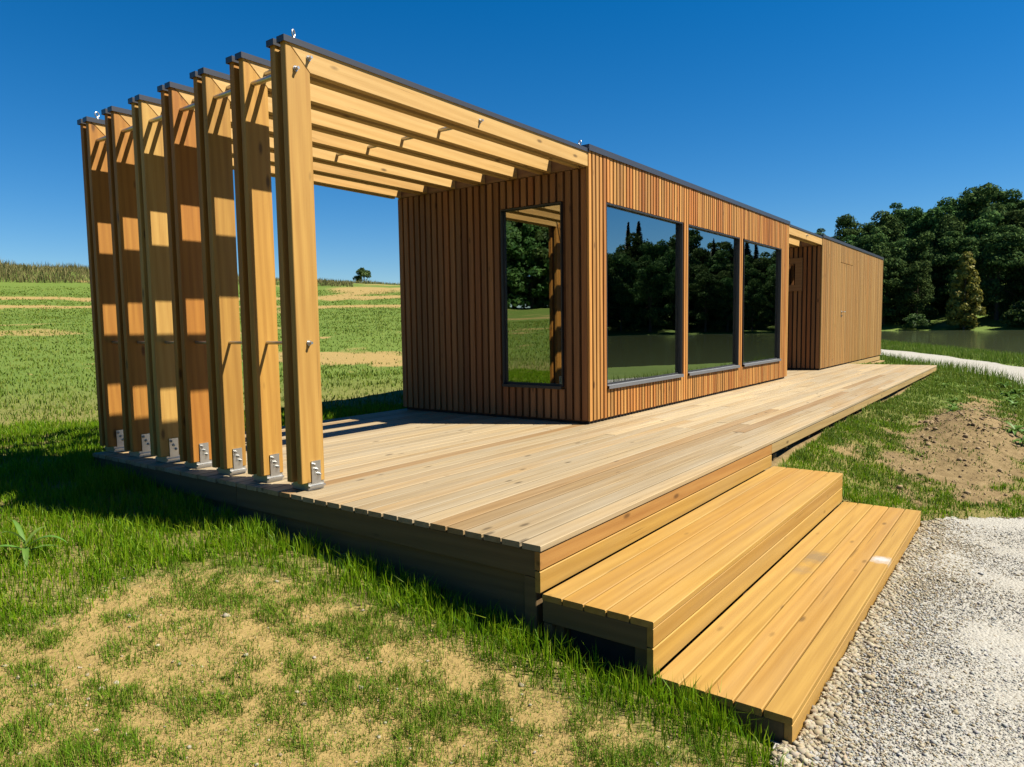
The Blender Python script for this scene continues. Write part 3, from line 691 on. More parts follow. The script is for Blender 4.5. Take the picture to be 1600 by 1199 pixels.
shed = empty('slatted_shed', (L2S, 0, 0), 'far larch-slatted module with a flush door beyond the open passage', 'cabin')
def build_shed():
    d = .030; t = .10
    sy0, sy1, sz0, sz1 = .36, 1.16, 1.545, 2.185
    boxes_mesh('wall', [(L2S + d, L2E - d, d, t, .02, 2.54)], M_BACK, shed, (L2S, d, 0))
    gy0, gy1, gz0, gz1 = .49, 1.03, 1.665, 2.075
    boxes_mesh('wall', [(L2S + d, L2S + t, t + .001, W - d, gz1, 2.54), (L2S + d, L2S + t, t + .001, W - d, .02, gz0), (L2S + d, L2S + t, t + .001, gy0, gz0 + .0005, gz1 - .0005), (L2S + d, L2S + t, gy1, W - d, gz0 + .0005, gz1 - .0005)], M_MEMB, shed, (L2S, t, 0))
    boxes_mesh('wall', [(L2E - t, L2E - d, t + .001, W - d, .02, 2.54)], M_MEMB, shed, (L2E, t, 0))
    boxes_mesh('wall', [(L2S + t + .001, L2E - t - .001, W - t, W - d, .02, 2.54)], M_MEMB, shed, (L2S, W, 0))
    boxes_mesh('ceiling', [(L2S + t, L2E - t, t + .002, W - t - .002, 2.42, 2.53)], M_INT, shed, (L2S, t, 2.42))
    DX0, DX1, DZ = 10.38, 11.50, 2.17
    door = boxes_mesh('door', [(DX0 + .008, DX1 - .008, .0285, .0297, .03, DZ - .01)], M_BACK, shed, (DX0, .028, 0))
    slat_wall_front(shed, L2S + .001, L2E - .001, [], M_SHED, seed=11, door=(DX0, DX1, DZ), door_part=door)
    # lever handle with its plate
    bm = bmesh.new()
    rod_mesh(bm, (0, 0, 0), (0, -.055, 0), .010); rod_mesh(bm, (-.008, -.05, 0), (.14, -.05, 0), .0095)
    rod_mesh(bm, (0, .0, 0), (0, -.012, 0), .026, 16); rod_mesh(bm, (0, .0, -.085), (0, -.012, -.085), .024, 16)
    bm_obj('handle', bm, M_STEEL, (10.50, -.002, 1.14), door)
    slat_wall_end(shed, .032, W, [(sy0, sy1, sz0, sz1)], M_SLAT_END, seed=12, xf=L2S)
    board('header_board', 1, L2S + .004, L2S + .029, .034, W - .002, 2.398, 2.543, M_HEADER, shed)
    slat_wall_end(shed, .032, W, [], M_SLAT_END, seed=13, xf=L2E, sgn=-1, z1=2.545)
    # small window in a wooden box frame
    x0, x1 = L2S - .035, L2S + .10
    fr = boxes_mesh('window', [(x0, x1, sy0, gy0, sz0, sz1), (x0, x1, gy1, sy1, sz0, sz1), (x0, x1, gy0, gy1, sz0, gz0), (x0, x1, gy0, gy1, gz1, sz1)], M_HEADER, shed, (x0, sy0, sz0))
    pane('pane', L2S + .03, L2S + .038, gy0 + .001, gy1 - .001, gz0 + .001, gz1 - .001, fr)
    roof_cap(shed, L2S - .012, L2E + .012, -.014, W + .012, H)
    boxes_mesh('roof', [(L2S + .09, L2E - .09, .09, W - .09, 2.541, 2.575)], M_ROOFING, shed, (L2S, .09, 2.541))
    board('base_rail', 0, L2S + .03, L2E - .03, .034, .06, .003, .034, M_MEMB, shed)
    board('base_rail', 1, L2S + .034, L2S + .06, .062, W - .03, .003, .034, M_MEMB, shed)
    # plinth boards where the deck has ended
    board('plinth', 0, XD + .006, L2E - .01, .02, .05, -.10, .0, M_FASC, shed)
    board('plinth', 0, XD + .006, L2E - .01, -.10, .018, -.145, -.115, M_FASC, shed)
    board('plinth', 0, XD + .006, L2E - .01, .052, W - .05, -.30, -.01, M_ENDW, shed)
build_shed()

# ================================================================== PERGOLA
perg = empty('pergola', (-PX, 0, 0), 'open larch pergola of seven twin-board frames at the near deck end', 'pergola')
def beam_pair(parent, k, x0, x1, mitre):
    y = F0 + k * FS
    for j in range(2):
        ya = y + j * (BT + BG); yb = ya + BT
        zt, zb = ZT, ZT - BW
        if mitre:
            prism('post', [(x0, .047), (x0 + PW, .047), (x0 + PW, zb - .001), (x0 + .0015, zt - .0015)], ya, yb, M_POST_O if k in (3, 5, 6) else (M_POST_M if k in (1, 2) else M_POST), parent)
            poly = [(x0 + .004, zt), (x0 + PW + .002, zb + .0), (x1, zb), (x1, zt)]
        else: poly = [(x0, zt), (x0, zb), (x1, zb), (x1, zt)]
        prism('beam', poly, ya, yb, M_BEAM, parent)
        # folded flashing on top: a flat sheet with two down-turned lips
        cx0, cx1 = x0 - (.012 if mitre else 0), x1
        boxes_mesh('flashing', [(cx0, cx1, ya - .007, yb + .007, zt + .006, zt + .012), (cx0, cx1, ya - .010, ya - .007, zt - .022, zt + .012), (cx0, cx1, yb + .007, yb + .010, zt - .022, zt + .012)]
                   + ([(cx0 - .002, cx0, ya - .010, yb + .010, zt - .022, zt + .012)] if mitre else []), M_CAP, parent, (cx0, ya, zt))
def eye_bolt(parent, x, y, z, rz=0):
    bm = bmesh.new()
    rod_mesh(bm, (0, 0, 0), (0, 0, .022), .009, 8); rod_mesh(bm, (0, 0, 0), (0, 0, .006), .018, 8)
    R0, r0, n1, n2 = .018, .0048, 14, 8
    ring = [[bm.verts.new(((R0 + r0 * math.cos(b)) * math.cos(a), r0 * math.sin(b), .038 + (R0 + r0 * math.cos(b)) * math.sin(a))) for b in np.linspace(0, 2 * math.pi, n2, endpoint=False)] for a in np.linspace(0, 2 * math.pi, n1, endpoint=False)]
    for i in range(n1):
        for j in range(n2): bm.faces.new((ring[i][j], ring[(i + 1) % n1][j], ring[(i + 1) % n1][(j + 1) % n2], ring[i][(j + 1) % n2]))
    o = bm_obj('eye_bolt', bm, M_STEEL, (x, y, z), parent, True); o.rotation_euler.z = rz
def stub_nut(parent, x, z, y0):
    bm = bmesh.new()
    rod_mesh(bm, (0, 0, 0), (0, -.030, 0), .0085, 10); rod_mesh(bm, (0, 0, 0), (0, -.004, 0), .016, 14); rod_mesh(bm, (0, -.004, 0), (0, -.014, 0), .0125, 6)
    bm_obj('nut', bm, M_STEEL, (x, y0, z), parent)
def build_pergola():
    pair = 2 * BT + BG
    foot_me = None
    for k in range(7):
        beam_pair(perg, k, -PX, -.001 if k else .0025, True)
        y = F0 + k * FS
        # stainless foot: rounded saddle on the deck, upright plate with three bolts
        bm = bmesh.new()
        bmesh.ops.create_cube(bm, size=1, matrix=Matrix.Translation((0, .0, .023)) @ Matrix.Diagonal((.112, pair * 1.25, .044, 1)))
        bmesh.ops.bevel(bm, geom=[e for e in bm.edges if abs((e.verts[0].co - e.verts[1].co).x) > .05], offset=.016, segments=4, affect='EDGES')
        foot = bm_obj('post_foot', bm, M_STEEL, (-PX + PW * .60, y + pair / 2, 0), perg)
        boxes_mesh('foot_plate', [(-PX + PW * .40, -PX + PW * .80, y - .0075, y - .0015, .040, .172)], M_STEEL, foot, (-PX + PW * .6, y, .04))
        for q in range(3):
            bx_, bz_ = -PX + PW * (.50 + .10 * q), .152 - .030 * q
            bm = bmesh.new(); rod_mesh(bm, (0, 0, 0), (0, -.010, 0), .0105, 6); rod_mesh(bm, (0, -.010, 0), (0, -.020, 0), .006, 8)
            bm_obj('bolt', bm, M_STEEL, (bx_, y - .0075, bz_), foot)
    # tie rods through all seven frames
    yend = F0 + 6 * FS + pair
    def spacer(x, z, r, name='tie_rod'):
        for k in range(6):
            ya = F0 + k * FS + pair; yb = F0 + (k + 1) * FS
            bm = bmesh.new(); rod_mesh(bm, (0, -(yb - ya) / 2 + .001, 0), (0, (yb - ya) / 2 - .001, 0), r, 14)
            bm_obj(name, bm, M_STEEL, (x, (ya + yb) / 2, z), perg, False)
        for k in range(7):
            ya = F0 + k * FS + BT
            bm = bmesh.new(); rod_mesh(bm, (0, -BG / 2 + .001, 0), (0, BG / 2 - .001, 0), r, 14); bm_obj(name, bm, M_STEEL, (x, ya + BG / 2, z), perg)
        stub_nut(perg, x, z, F0 - .001)
    spacer(-3.215, 2.40, .0155); spacer(-3.122, 2.482, .0155); spacer(-3.194, .865, .0105); spacer(-1.575, 2.470, .0155)
    eye_bolt(perg, -3.20, F0 + BT * .5, ZT + .012, .5); eye_bolt(perg, -.10, F0 + BT * .5, ZT + .012, 1.2)
    eye_bolt(perg, -3.20, F0 + 6 * FS + BT * .5, ZT + .012, .3); eye_bolt(perg, -.10, F0 + 6 * FS + BT * .5, ZT + .012, .9)
build_pergola()

link_roof = empty('passage_canopy', (L1, 0, 2.4), 'short canopy of larch beams bridging the passage between the two cabins', 'canopy')
for k in range(7):
    beam_pair(link_roof, k, L1 + .001, L2S - .001, False)
for k in range(6):
    ya = F0 + k * FS + 2 * BT + BG; yb = F0 + (k + 1) * FS
    bm = bmesh.new(); rod_mesh(bm, (0, -(yb - ya) / 2 + .001, 0), (0, (yb - ya) / 2 - .001, 0), .0155, 12); bm_obj('tie_rod', bm, M_STEEL, (7.65, (ya + yb) / 2, 2.475), link_roof)
stub_nut(link_roof, 7.65, 2.475, F0 - .001)

# ================================================================== TREES
def tube(path, radii, seg=8):
    vs, fs = [], []
    for i, (p, r) in enumerate(zip(path, radii)):
        p = Vector(p); d = (Vector(path[min(i + 1, len(path) - 1)]) - Vector(path[max(i - 1, 0)])).normalized()
        a = d.cross(Vector((.3, .9, .1))).normalized(); b = d.cross(a)
        for j in range(seg):
            t = 2 * math.pi * j / seg; vs.append(tuple(p + (a * math.cos(t) + b * math.sin(t)) * r))
    for i in range(len(path) - 1):
        for j in range(seg): fs.append((i * seg + j, i * seg + (j + 1) % seg, (i + 1) * seg + (j + 1) % seg, (i + 1) * seg + j))
    return vs, fs
def leaf_quads(pos, nrm, size, R):
    n = len(pos); ref = R.normal(size=(n, 3)); u = np.cross(nrm, ref); u /= np.linalg.norm(u, axis=1)[:, None] + 1e-9; v = np.cross(nrm, u)
    s = size[:, None]; a = R.uniform(.55, 1.0, (n, 1))
    V = np.stack([pos - u * s, pos + v * s * a * .62 + nrm * s * .18, pos + u * s, pos - v * s * a * .62 + nrm * s * .18], 1).reshape(-1, 3)
    return V, np.arange(4 * n).reshape(-1, 4)
def crown_mesh(clumps, n, size, seed, mat):
    R = np.random.default_rng(seed); c = np.array([k[0] for k in clumps]); r = np.array([k[1] for k in clumps])
    w = (r.prod(1)) ** (2 / 3); pick = R.choice(len(clumps), n, p=w / w.sum())
    d = R.normal(size=(n, 3)); d /= np.linalg.norm(d, axis=1)[:, None]
    low = d[:, 2] < -.3; d[low, 2] *= -R.uniform(-.6, 1, low.sum()); d /= np.linalg.norm(d, axis=1)[:, None]
    rad = 1 - np.abs(R.normal(0, .20, n)); pos = c[pick] + d * r[pick] * rad[:, None]
    pos += R.normal(0, .06, (n, 3)) * r[pick]
    nr = d * .9 + R.normal(0, .55, (n, 3)); nr /= np.linalg.norm(nr, axis=1)[:, None]
    V, F = leaf_quads(pos, nr, size * R.uniform(.6, 1.35, n), R)
    me = tri_mesh('crown', V, F); me.materials.append(mat); return me
def broad_variant(seed, h, rx, low, mat, n=7000, size=.36, nclump=34):
    R = np.random.default_rng(seed); cl = []
    cz = (h * low + h) / 2; rz = (h - h * low) / 2
    for i in range(nclump):
        d = R.normal(size=3); d /= np.linalg.norm(d); d[2] = d[2] * .9 + .12
        f = R.uniform(.55, .88); taper = 1 - .22 * max(0, d[2])
        if d[2] < 0:
            q = math.hypot(d[0], d[1]) + 1e-6; d[0] /= q; d[1] /= q; f = R.uniform(.35, .85)
        zz = cz + d[2] * rz * R.uniform(.6, .92) if d[2] >= 0 else cz - rz * R.uniform(.1, .97)
        p = np.array([d[0] * rx * f * taper, d[1] * rx * f * taper, zz]); s = R.uniform(.20, .36) * rx
        cl.append((p, (s * R.uniform(.9, 1.3), s * R.uniform(.9, 1.3), s * R.uniform(.65, .95))))
    cl.append((np.array([0, 0, cz]), (rx * .6, rx * .6, rz * .7)))
    crown = crown_mesh(cl, n, size, seed + 1, mat)
    vs, fs = tube([(0, 0, -.8), (.1, 0, h * .2), (-.1, .1, h * .45), (.05, .1, h * .75)], [h * .022, h * .017, h * .012, h * .004])
    for k in range(7):
        a = R.uniform(0, 6.28); z0 = h * R.uniform(.25, .5); e = cl[k][0]
        v2, f2 = tube([(0, 0, z0), (e[0] * .5, e[1] * .5, (z0 + e[2]) * .5 + .3), tuple(e)], [h * .008, h * .005, h * .002], 6)
        o = len(vs); vs += v2; fs += [tuple(i + o for i in f) for f in f2]
    tr = bpy.data.meshes.new('trunk'); tr.from_pydata(vs, [], fs); tr.update(); tr.materials.append(M_BARK)
    return crown, tr
def spruce_variant(seed, h, rx, n=6000):
    R = np.random.default_rng(seed); t = R.uniform(0, 1, n) ** .75; z = h * (.06 + .94 * (1 - t) ** 1.0); z = h - (h * .94) * t
    tier = np.floor(z / (h / 22)); a = R.uniform(0, 6.28, n) ; rmax = rx * t ** .85 * (0.72 + .35 * np.sin(a * 5 + tier * 2.1)) * R.uniform(.8, 1.1, n)
    rr = rmax * np.sqrt(R.uniform(.25, 1, n)); z = z - rr * .32 + R.normal(0, .12, n)
    pos = np.stack([np.cos(a) * rr, np.sin(a) * rr, z], 1); nr = np.stack([np.cos(a) * .4, np.sin(a) * .4, np.ones(n)], 1) + R.normal(0, .35, (n, 3)); nr /= np.linalg.norm(nr, axis=1)[:, None]
    V, F = leaf_quads(pos, nr, .34 * R.uniform(.6, 1.3, n), R); me = tri_mesh('crown', V, F); me.materials.append(M_NEEDLE)
    vs, fs = tube([(0, 0, -.8), (0, 0, h * .5), (0, 0, h * .97)], [h * .016, h * .010, h * .002]); tr = bpy.data.meshes.new('trunk'); tr.from_pydata(vs, [], fs); tr.update(); tr.materials.append(M_BARK)
    return me, tr
BR = [broad_variant(100 + 7 * i, 17, 5.2, .05, M_LEAF, 11000, .30, 42) for i in range(5)]
BR2 = [broad_variant(300 + 7 * i, 13, 4.6, .01, M_LEAF2, 8000, .33, 40) for i in range(3)]
SP = [spruce_variant(500 + i, 22, 3.6) for i in range(2)]
def conical_variant(seed, h, rx, mat):
    R = np.random.default_rng(seed); cl = []
    for i in range(30):
        t = (i + .5) / 30; a = i * 2.4 + R.uniform(-.4, .4); r = rx * (1 - t) ** .55 * .62 * min(1, .45 + t * 3)
        s = rx * (.42 - .22 * t); cl.append((np.array([math.cos(a) * r, math.sin(a) * r, h * (.05 + .90 * t)]), (s, s, s * .85)))
    me = crown_mesh(cl, 6500, .30, seed, mat)
    vs, fs = tube([(0, 0, -.6), (0, 0, h * .5), (0, 0, h * .95)], [.22, .14, .03]); tr = bpy.data.meshes.new('trunk'); tr.from_pydata(vs, [], fs); tr.update(); tr.materials.append(M_BARK)
    return me, tr
YT = conical_variant(77, 13.5, 3.4, M_LEAFY)
BUSH = broad_variant(900, 3.0, 2.3, .02, M_LEAF2, 2600, .17, 22)
SMALL = broad_variant(950, 4.6, 2.3, .42, M_LEAF2, 1700, .20, 16)
RT = random.Random(21)
def tree(var, x, y, s, label, group, name='broadleaf_tree', cat='tree', sz=None, dz=0):
    z = float(ground(np.array([x]), np.array([y]))[0]) + dz
    e = empty(name, (x, y, z), label, cat, group)
    e.rotation_euler.z = RT.uniform(0, 6.28); k = s * RT.uniform(.94, 1.06); e.scale = (k, k, (sz or s) * RT.uniform(.92, 1.08))
    for nm, me in (('crown', var[0]), ('trunk', var[1])):
        o = bpy.data.objects.new(nm, me); COL.objects.link(o); o.parent = e
    return e
def forest():
    rows = [  # radius beyond the shore, scale, label
        (5, .78, 'dark broadleaf tree of the lowest row on the far lake shore', 'shore trees across the lake'),
        (15, 1.05, 'dark broadleaf tree in the second row above the far shore', 'second row of the far wood'),
        (27, 1.12, 'dark broadleaf tree halfway up the far wooded slope', 'middle of the far wood'),
        (42, 1.13, 'dark broadleaf tree high on the far wooded slope', 'upper far wood'),
        (58, 1.20, 'broadleaf tree on the skyline of the far wood', 'skyline of the far wood')]
    shore_r = lambda yw: np.interp(yw, [-66, -52, -38, -25, -14, -4, 3, 9, 15, 24], [84, 98, 113, 126, 137, 145, 152, 155, 148, 140])
    for ri, (dr, s, lab, grp) in enumerate(rows):
        yw = -52.0
        while yw < 21:
            r = float(shore_r(yw)) + dr + RT.uniform(-4, 4)
            inview = yw > -6
            step = math.degrees((6.2 if inview else 4.6) / r) * RT.uniform(.8, 1.25)
            if not inview and ri > 3: yw += step; continue
            x, y = pol(yw, r)
            
            if ri == 0 and -1.0 < yw < 5.2: yw += step; continue
            top = 1.0
            if yw > 9 and ri >= 1: top = .92 - .035 * (yw - 9)
            if not inview: top = (.93 + .09 * math.sin(yw * .5)) * (.9, .86, .92, .98)[ri]
            if inview: L, G = lab, grp
            else: L, G = 'tree of the wood across the lake, mirrored in the front windows', 'wood mirrored in the front windows'
            tree(BR[RT.randrange(5)], x, y, s * top * RT.uniform(.88, 1.12), L, G)
            yw += step
    # the trees that stand out
    x, y = pol(4.15, 153.0); tree(YT, x, y, 1.05, 'slender yellow-green conical tree catching the sun on the far lake shore', None, 'conical_tree')
    x, y = pol(.75, 151.5); tree(BUSH, x, y, 1.5, 'pale green round bush on the far bank near the right edge', None, 'bush', 'bush')
    x, y = pol(6.9, 155); tree(BUSH, x, y, .95, 'small pale bush on the far bank left of the conical tree', None, 'bush', 'bush')
    for yw, r, s in ((-24.2, 158, 1.06), (-25.1, 160, .92), (-18.6, 168, .82), (-16.2, 172, .86), (-15.5, 172, .78), (-20.9, 165, .66)):
        x, y = pol(yw, r); tree(SP[RT.randrange(2)], x, y, s, 'tall dark spruce rising above the wood mirrored in the front windows', 'spruces mirrored in the front windows', 'spruce_tree')
    # the copse that the end window mirrors
    for yw, r, s in [(a, 96 + 9 * RT.random(), RT.uniform(.9, 1.15)) for a in np.arange(126, 168, 1.9)] + [(a, 109 + 9 * RT.random(), RT.uniform(1.1, 1.3)) for a in np.arange(127, 168, 2.3)]:
        a = math.radians(yw); x, y = 5.8 + r * math.cos(a), -3.4 + r * math.sin(a)
        tree(BR2[RT.randrange(3)], x, y, s, 'bushy tree of the meadow copse mirrored in the end window', 'copse mirrored in the end window')
    x, y = pol(48.15, 84); tree(SMALL, x, y, .55, 'small lone windswept tree on the meadow ridge', None, 'ridge_tree', dz=-.85)
forest()

# ================================================================== GRASS, STONES, WEEDS
def blades(name, x, y, h, w, mat, label, seed, bend=.45, cat='grass', z=None, curl=None):
    R = np.random.default_rng(seed); n = len(x)
    z = ground(x, y) - .008 if z is None else z
    a = R.uniform(0, 2 * np.pi, n); la = R.uniform(0, 2 * np.pi, n); ln = np.abs(R.normal(0, bend, n)).clip(0, 1.1)
    dx, dy = np.cos(a) * w * .5, np.sin(a) * w * .5
    lx, ly = np.cos(la) * ln * h, np.sin(la) * ln * h
    B = np.stack([x, y, z], 1); S = np.stack([dx, dy, 0 * dx], 1)
    Mid = B + np.stack([lx * .32, ly * .32, h * .58], 1); Tip = B + np.stack([lx, ly, h * (1 - .25 * ln)], 1)
    V = np.stack([B - S, B + S, Mid - S * .75, Mid + S * .75, Tip], 1).reshape(-1, 3)
    k = np.arange(n)[:, None] * 5
    T = np.concatenate([k + [0, 1, 3], k + [0, 3, 2], k + [2, 3, 4]], 1).reshape(-1, 3)
    me = tri_mesh(name, V, T); o = link(name, me, mat, (0, 0, 0)); props(o, label, cat, kind='stuff'); return o
def blocked(x, y, pad=0.0):
    b = (x > -P - pad) & (x < XD + pad) & (y > -D - pad) & (y < YB + pad)
    b |= (x > -P - pad) & (x < SR + pad) & (y > -S2Y - pad) & (y < 0)
    b |= (x > L2S) & (x < L2E + pad) & (y > -.1) & (y < W)
    return b
def gravel_sd(x, y): return np.minimum(poly_sdf(x, y, GRAVEL_POLY) + (fbm(x * 3, y * 3, 41) - .5) * .16, path_dist(x, y) - 1.45)
def polar(n, r0, r1, ex, y0, y1, R):
    u = R.uniform(0, 1, n); r = (r0 ** (2 - ex) + u * (r1 ** (2 - ex) - r0 ** (2 - ex))) ** (1 / (2 - ex)); a = np.radians(R.uniform(y0, y1, n))
    return CAM.x + r * np.cos(a), CAM.y + r * np.sin(a), r
def build_grass():
    R = np.random.default_rng(5)
    # lush strip beside the deck and on the left
    x, y, r = polar(430000, 1.1, 9, .9, -14, 96, R)
    s = soil_mask(x, y); ok = ~blocked(x, y, .004) & (gravel_sd(x, y) > 0)
    tuft = fbm(x * 4.5, y * 4.5, 61, 3)
    dens = sstep(.6, .1, np.where(x < -P, 0, s)) * sstep(-.16, .06, fore_sd(x, y)) * np.clip(.35 + 1.5 * (tuft - .25), .15, 1)
    keep = ok & (R.uniform(0, 1, len(x)) < dens)
    x1, y1, r1 = x[keep], y[keep], r[keep]; s1 = s[keep]; t1 = tuft[keep]
    edge = np.exp(-(np.maximum(-P - x1, 0) / .35)) * (y1 < 2.8) * (x1 < -P + .01)
    right = sstep(-.2, .6, x1)
    h = (.035 + .070 * t1 + .045 * edge) * R.uniform(.6, 1.35, len(x1)) * (1 - .55 * s1) * (1 - .35 * right)
    w = R.uniform(.0026, .0048, len(x1)) * (1 + r1 * .10)
    blades('lawn_grass', x1, y1, h, w, M_GRASS, 'fresh green grass growing along the deck', 12, .38)
    xa = R.uniform(-.02, 13, 190000); ya = -1.70 - R.beta(1, 1.5, 190000) * 3.6; sa = soil_mask(xa, ya); ta = fbm(xa * 3.5, ya * 3.5, 62, 3)
    ka = ~blocked(xa, ya, .004) & (gravel_sd(xa, ya) > .01) & (R.uniform(0, 1, len(xa)) < np.clip(1.1 - 1.02 * sa, .08, 1) * np.clip(.1 + 1.9 * (ta - .27), .05, 1) * np.clip(9 / (xa + 7), 0, 1))
    xa, ya, sa, ta = xa[ka], ya[ka], sa[ka], ta[ka]; ra = np.hypot(xa - CAM.x, ya - CAM.y)
    blades('bank_grass', xa, ya, (.022 + .055 * ta) * R.uniform(.5, 1.4, len(xa)) * (1 - .45 * sa), R.uniform(.0028, .0050, len(xa)) * (1 + ra * .12), M_GRASS_F, 'patchy grass on the bank between the deck and the heap of earth', 17, .5)
    xb, yb, rb = polar(36000, 5, 45, 1.2, 97, 150, R); sb = soil_mask(xb, yb); kb = R.uniform(0, 1, len(xb)) < 1 - .9 * sb; xb, yb, rb = xb[kb], yb[kb], rb[kb]
    blades('side_meadow_grass', xb, yb, R.uniform(.04, .12, len(xb)) * (1 + rb * .01), .0045 * (1 + rb * .22) * R.uniform(.7, 1.3, len(xb)), M_GRASS_F, 'meadow grass left of the pergola, mirrored in the end window', 18, .5)
    # thin short shoots on the bare soil
    x, y, r = polar(560000, 1.2, 4.6, .5, 0, 96, R)
    s = soil_mask(x, y); ok = ~blocked(x, y, .004) & (gravel_sd(x, y) > .01) & (s > .08)
    pat = fbm(x * 7.5, y * 7.5, 71, 4); fine = fbm(x * 16, y * 16, 73, 2)
    n3 = fbm(x * 2.6, y * 2.6, 52, 4); bare = sstep(.34, .74, n3 + .6 * (fbm(x * 1.6, y * 1.6, 5) - .5))
    dens = (1.10 - .66 * bare) * np.clip(.60 + .28 * sstep(.30, .70, pat), 0, 1) * np.clip(.30 + 1.5 * (fine - .22), .10, 1)
    keep = ok & (R.uniform(0, 1, len(x)) < dens * 1.6)
    x1, y1, r1, p1 = x[keep], y[keep], r[keep], pat[keep]
    h = (.017 + .020 * sstep(.35, .72, p1)) * R.lognormal(0, .38, len(x1)); w = R.uniform(.0016, .0030, len(x1)) * (1 + r1 * .08)
    blades('sparse_grass', x1, y1, h, w, M_GRASS_S, 'thin short grass shoots on the sandy soil', 13, .6)
    # meadow further off
    x, y, r = polar(290000, 6.5, 62, 1.2, -6, 98, R)
    s = soil_mask(x, y); ok = ~blocked(x, y, .02) & (gravel_sd(x, y) > .05) & (poly_sdf(x, y, LAKE) > 1.2)
    tuft = fbm(x * 1.6, y * 1.6, 81, 3)
    keep = ok & (R.uniform(0, 1, len(x)) < np.clip(1.1 - 1.25 * s, .03, 1) * np.clip(.55 + 1.0 * (tuft - .35), .2, 1))
    x1, y1, r1, t1 = x[keep], y[keep], r[keep], tuft[keep]
    h = (.030 + .045 * t1) * R.uniform(.6, 1.4, len(x1)) * (1 + r1 * .006); w = .0040 * (1 + r1 * .22) * R.uniform(.7, 1.3, len(x1))
    blades('meadow_grass', x1, y1, h, w, M_GRASS_F, 'short mown meadow grass behind the deck', 14, .5)
    # tall dry stand along the ridge
    x, y, r = polar(60000, 64, 84, 1.0, 40, 100, R); yw = np.degrees(np.arctan2(y - CAM.y, x - CAM.x))
    lo = 66 - 3 * sstep(60, 72, yw); cl = fbm(x * .35, y * .35, 91, 3)
    keep = (r > lo + 3 * (cl - .5)) & ~((yw < 49.0) & (r < 75)) & (R.uniform(0, 1, len(x)) < .55 + .4 * cl)
    x1, y1, c1, yw1 = x[keep], y[keep], cl[keep], yw[keep]
    h = (.12 + 1.05 * c1 ** 1.6) * R.uniform(.4, 1.35, len(x1)) * (.55 + .5 * sstep(52, 66, yw1)); w = R.uniform(.03, .07, len(x1))
    blades('dry_ridge_grass', x1, y1, h, w, M_DRY, 'tall dry olive grass standing along the meadow ridge', 15, .4)
    # taller stems by the path and the lake shore
    x, y, r = polar(90000, 9, 70, 1.0, -4, 16, R); sd = poly_sdf(x, y, LAKE); pd = path_dist(x, y) - 1.5
    keep = ~blocked(x, y, .1) & (pd > .03) & (sd > .1) & ((sd < 9) | (pd < .9)) & (x > 8) & (fbm(x * .8, y * .8, 95, 3) > .42)
    x1, y1, r1 = x[keep], y[keep], r[keep]
    blades('verge_grass', x1, y1, R.uniform(.12, .38, len(x1)), .006 * (1 + r1 * .05) * R.uniform(.7, 1.3, len(x1)), M_GRASS_F, 'rough taller grass on the verge between path and lake', 16, .35)
build_grass()

ICO = None
def stones(name, x, y, z, s, mat, label, seed, cat, flat=.65, octa=False):
    R = np.random.default_rng(seed); n = len(x)
    bm = bmesh.new(); bmesh.ops.create_icosphere(bm, subdivisions=1, radius=1); V0 = np.array([v.co[:] for v in bm.verts]); F0_ = np.array([[v.index for v in f.verts] for f in bm.faces]); bm.free()
    if octa:
        V0 = np.array([(1, 0, 0), (-1, 0, 0), (0, 1, 0), (0, -1, 0), (0, 0, 1), (0, 0, -1)], float); F0_ = np.array([(0, 2, 4), (2, 1, 4), (1, 3, 4), (3, 0, 4), (2, 0, 5), (1, 2, 5), (3, 1, 5), (0, 3, 5)])
    q = R.normal(size=(n, 4)); q /= np.linalg.norm(q, axis=1)[:, None]; a, b, c, d = q.T
    Rm = np.stack([1 - 2 * (c * c + d * d), 2 * (b * c - a * d), 2 * (b * d + a * c), 2 * (b * c + a * d), 1 - 2 * (b * b + d * d), 2 * (c * d - a * b), 2 * (b * d - a * c), 2 * (c * d + a * b), 1 - 2 * (b * b + c * c)], 1).reshape(n, 3, 3)
    J = V0[None] * R.uniform(.68, 1.25, (n, len(V0), 1)) * R.uniform(.6, 1.2, (n, 1, 3))
    Vv = np.einsum('nij,nkj->nki', Rm, J); Vv[:, :, 2] *= flat; Vv = Vv * s[:, None, None] + np.stack([x, y, z], 1)[:, None, :]
    F = (F0_[None] + (np.arange(n) * len(V0))[:, None, None]).reshape(-1, 3)
    me = tri_mesh(name, Vv.reshape(-1, 3), F); o = link(name, me, mat, (0, 0, 0)); props(o, label, cat, kind='stuff'); return o
M_STONE_G = stone_mat('grey_limestone', [(0.1848, 0.1848, 0.1749), (0.2508, 0.2495, 0.2376), (0.3102, 0.3069, 0.2937), (0.2178, 0.2112, 0.1947)])
M_STONE_T = stone_mat('tan_limestone', [(0.1848, 0.1452, 0.0858), (0.2640, 0.2178, 0.1419), (0.3168, 0.2772, 0.2046), (0.2244, 0.1980, 0.1485)])
M_CLOD = stone_mat('earth_clod', [(.13, .092, .048), (.19, .135, .072), (.26, .19, .105)])
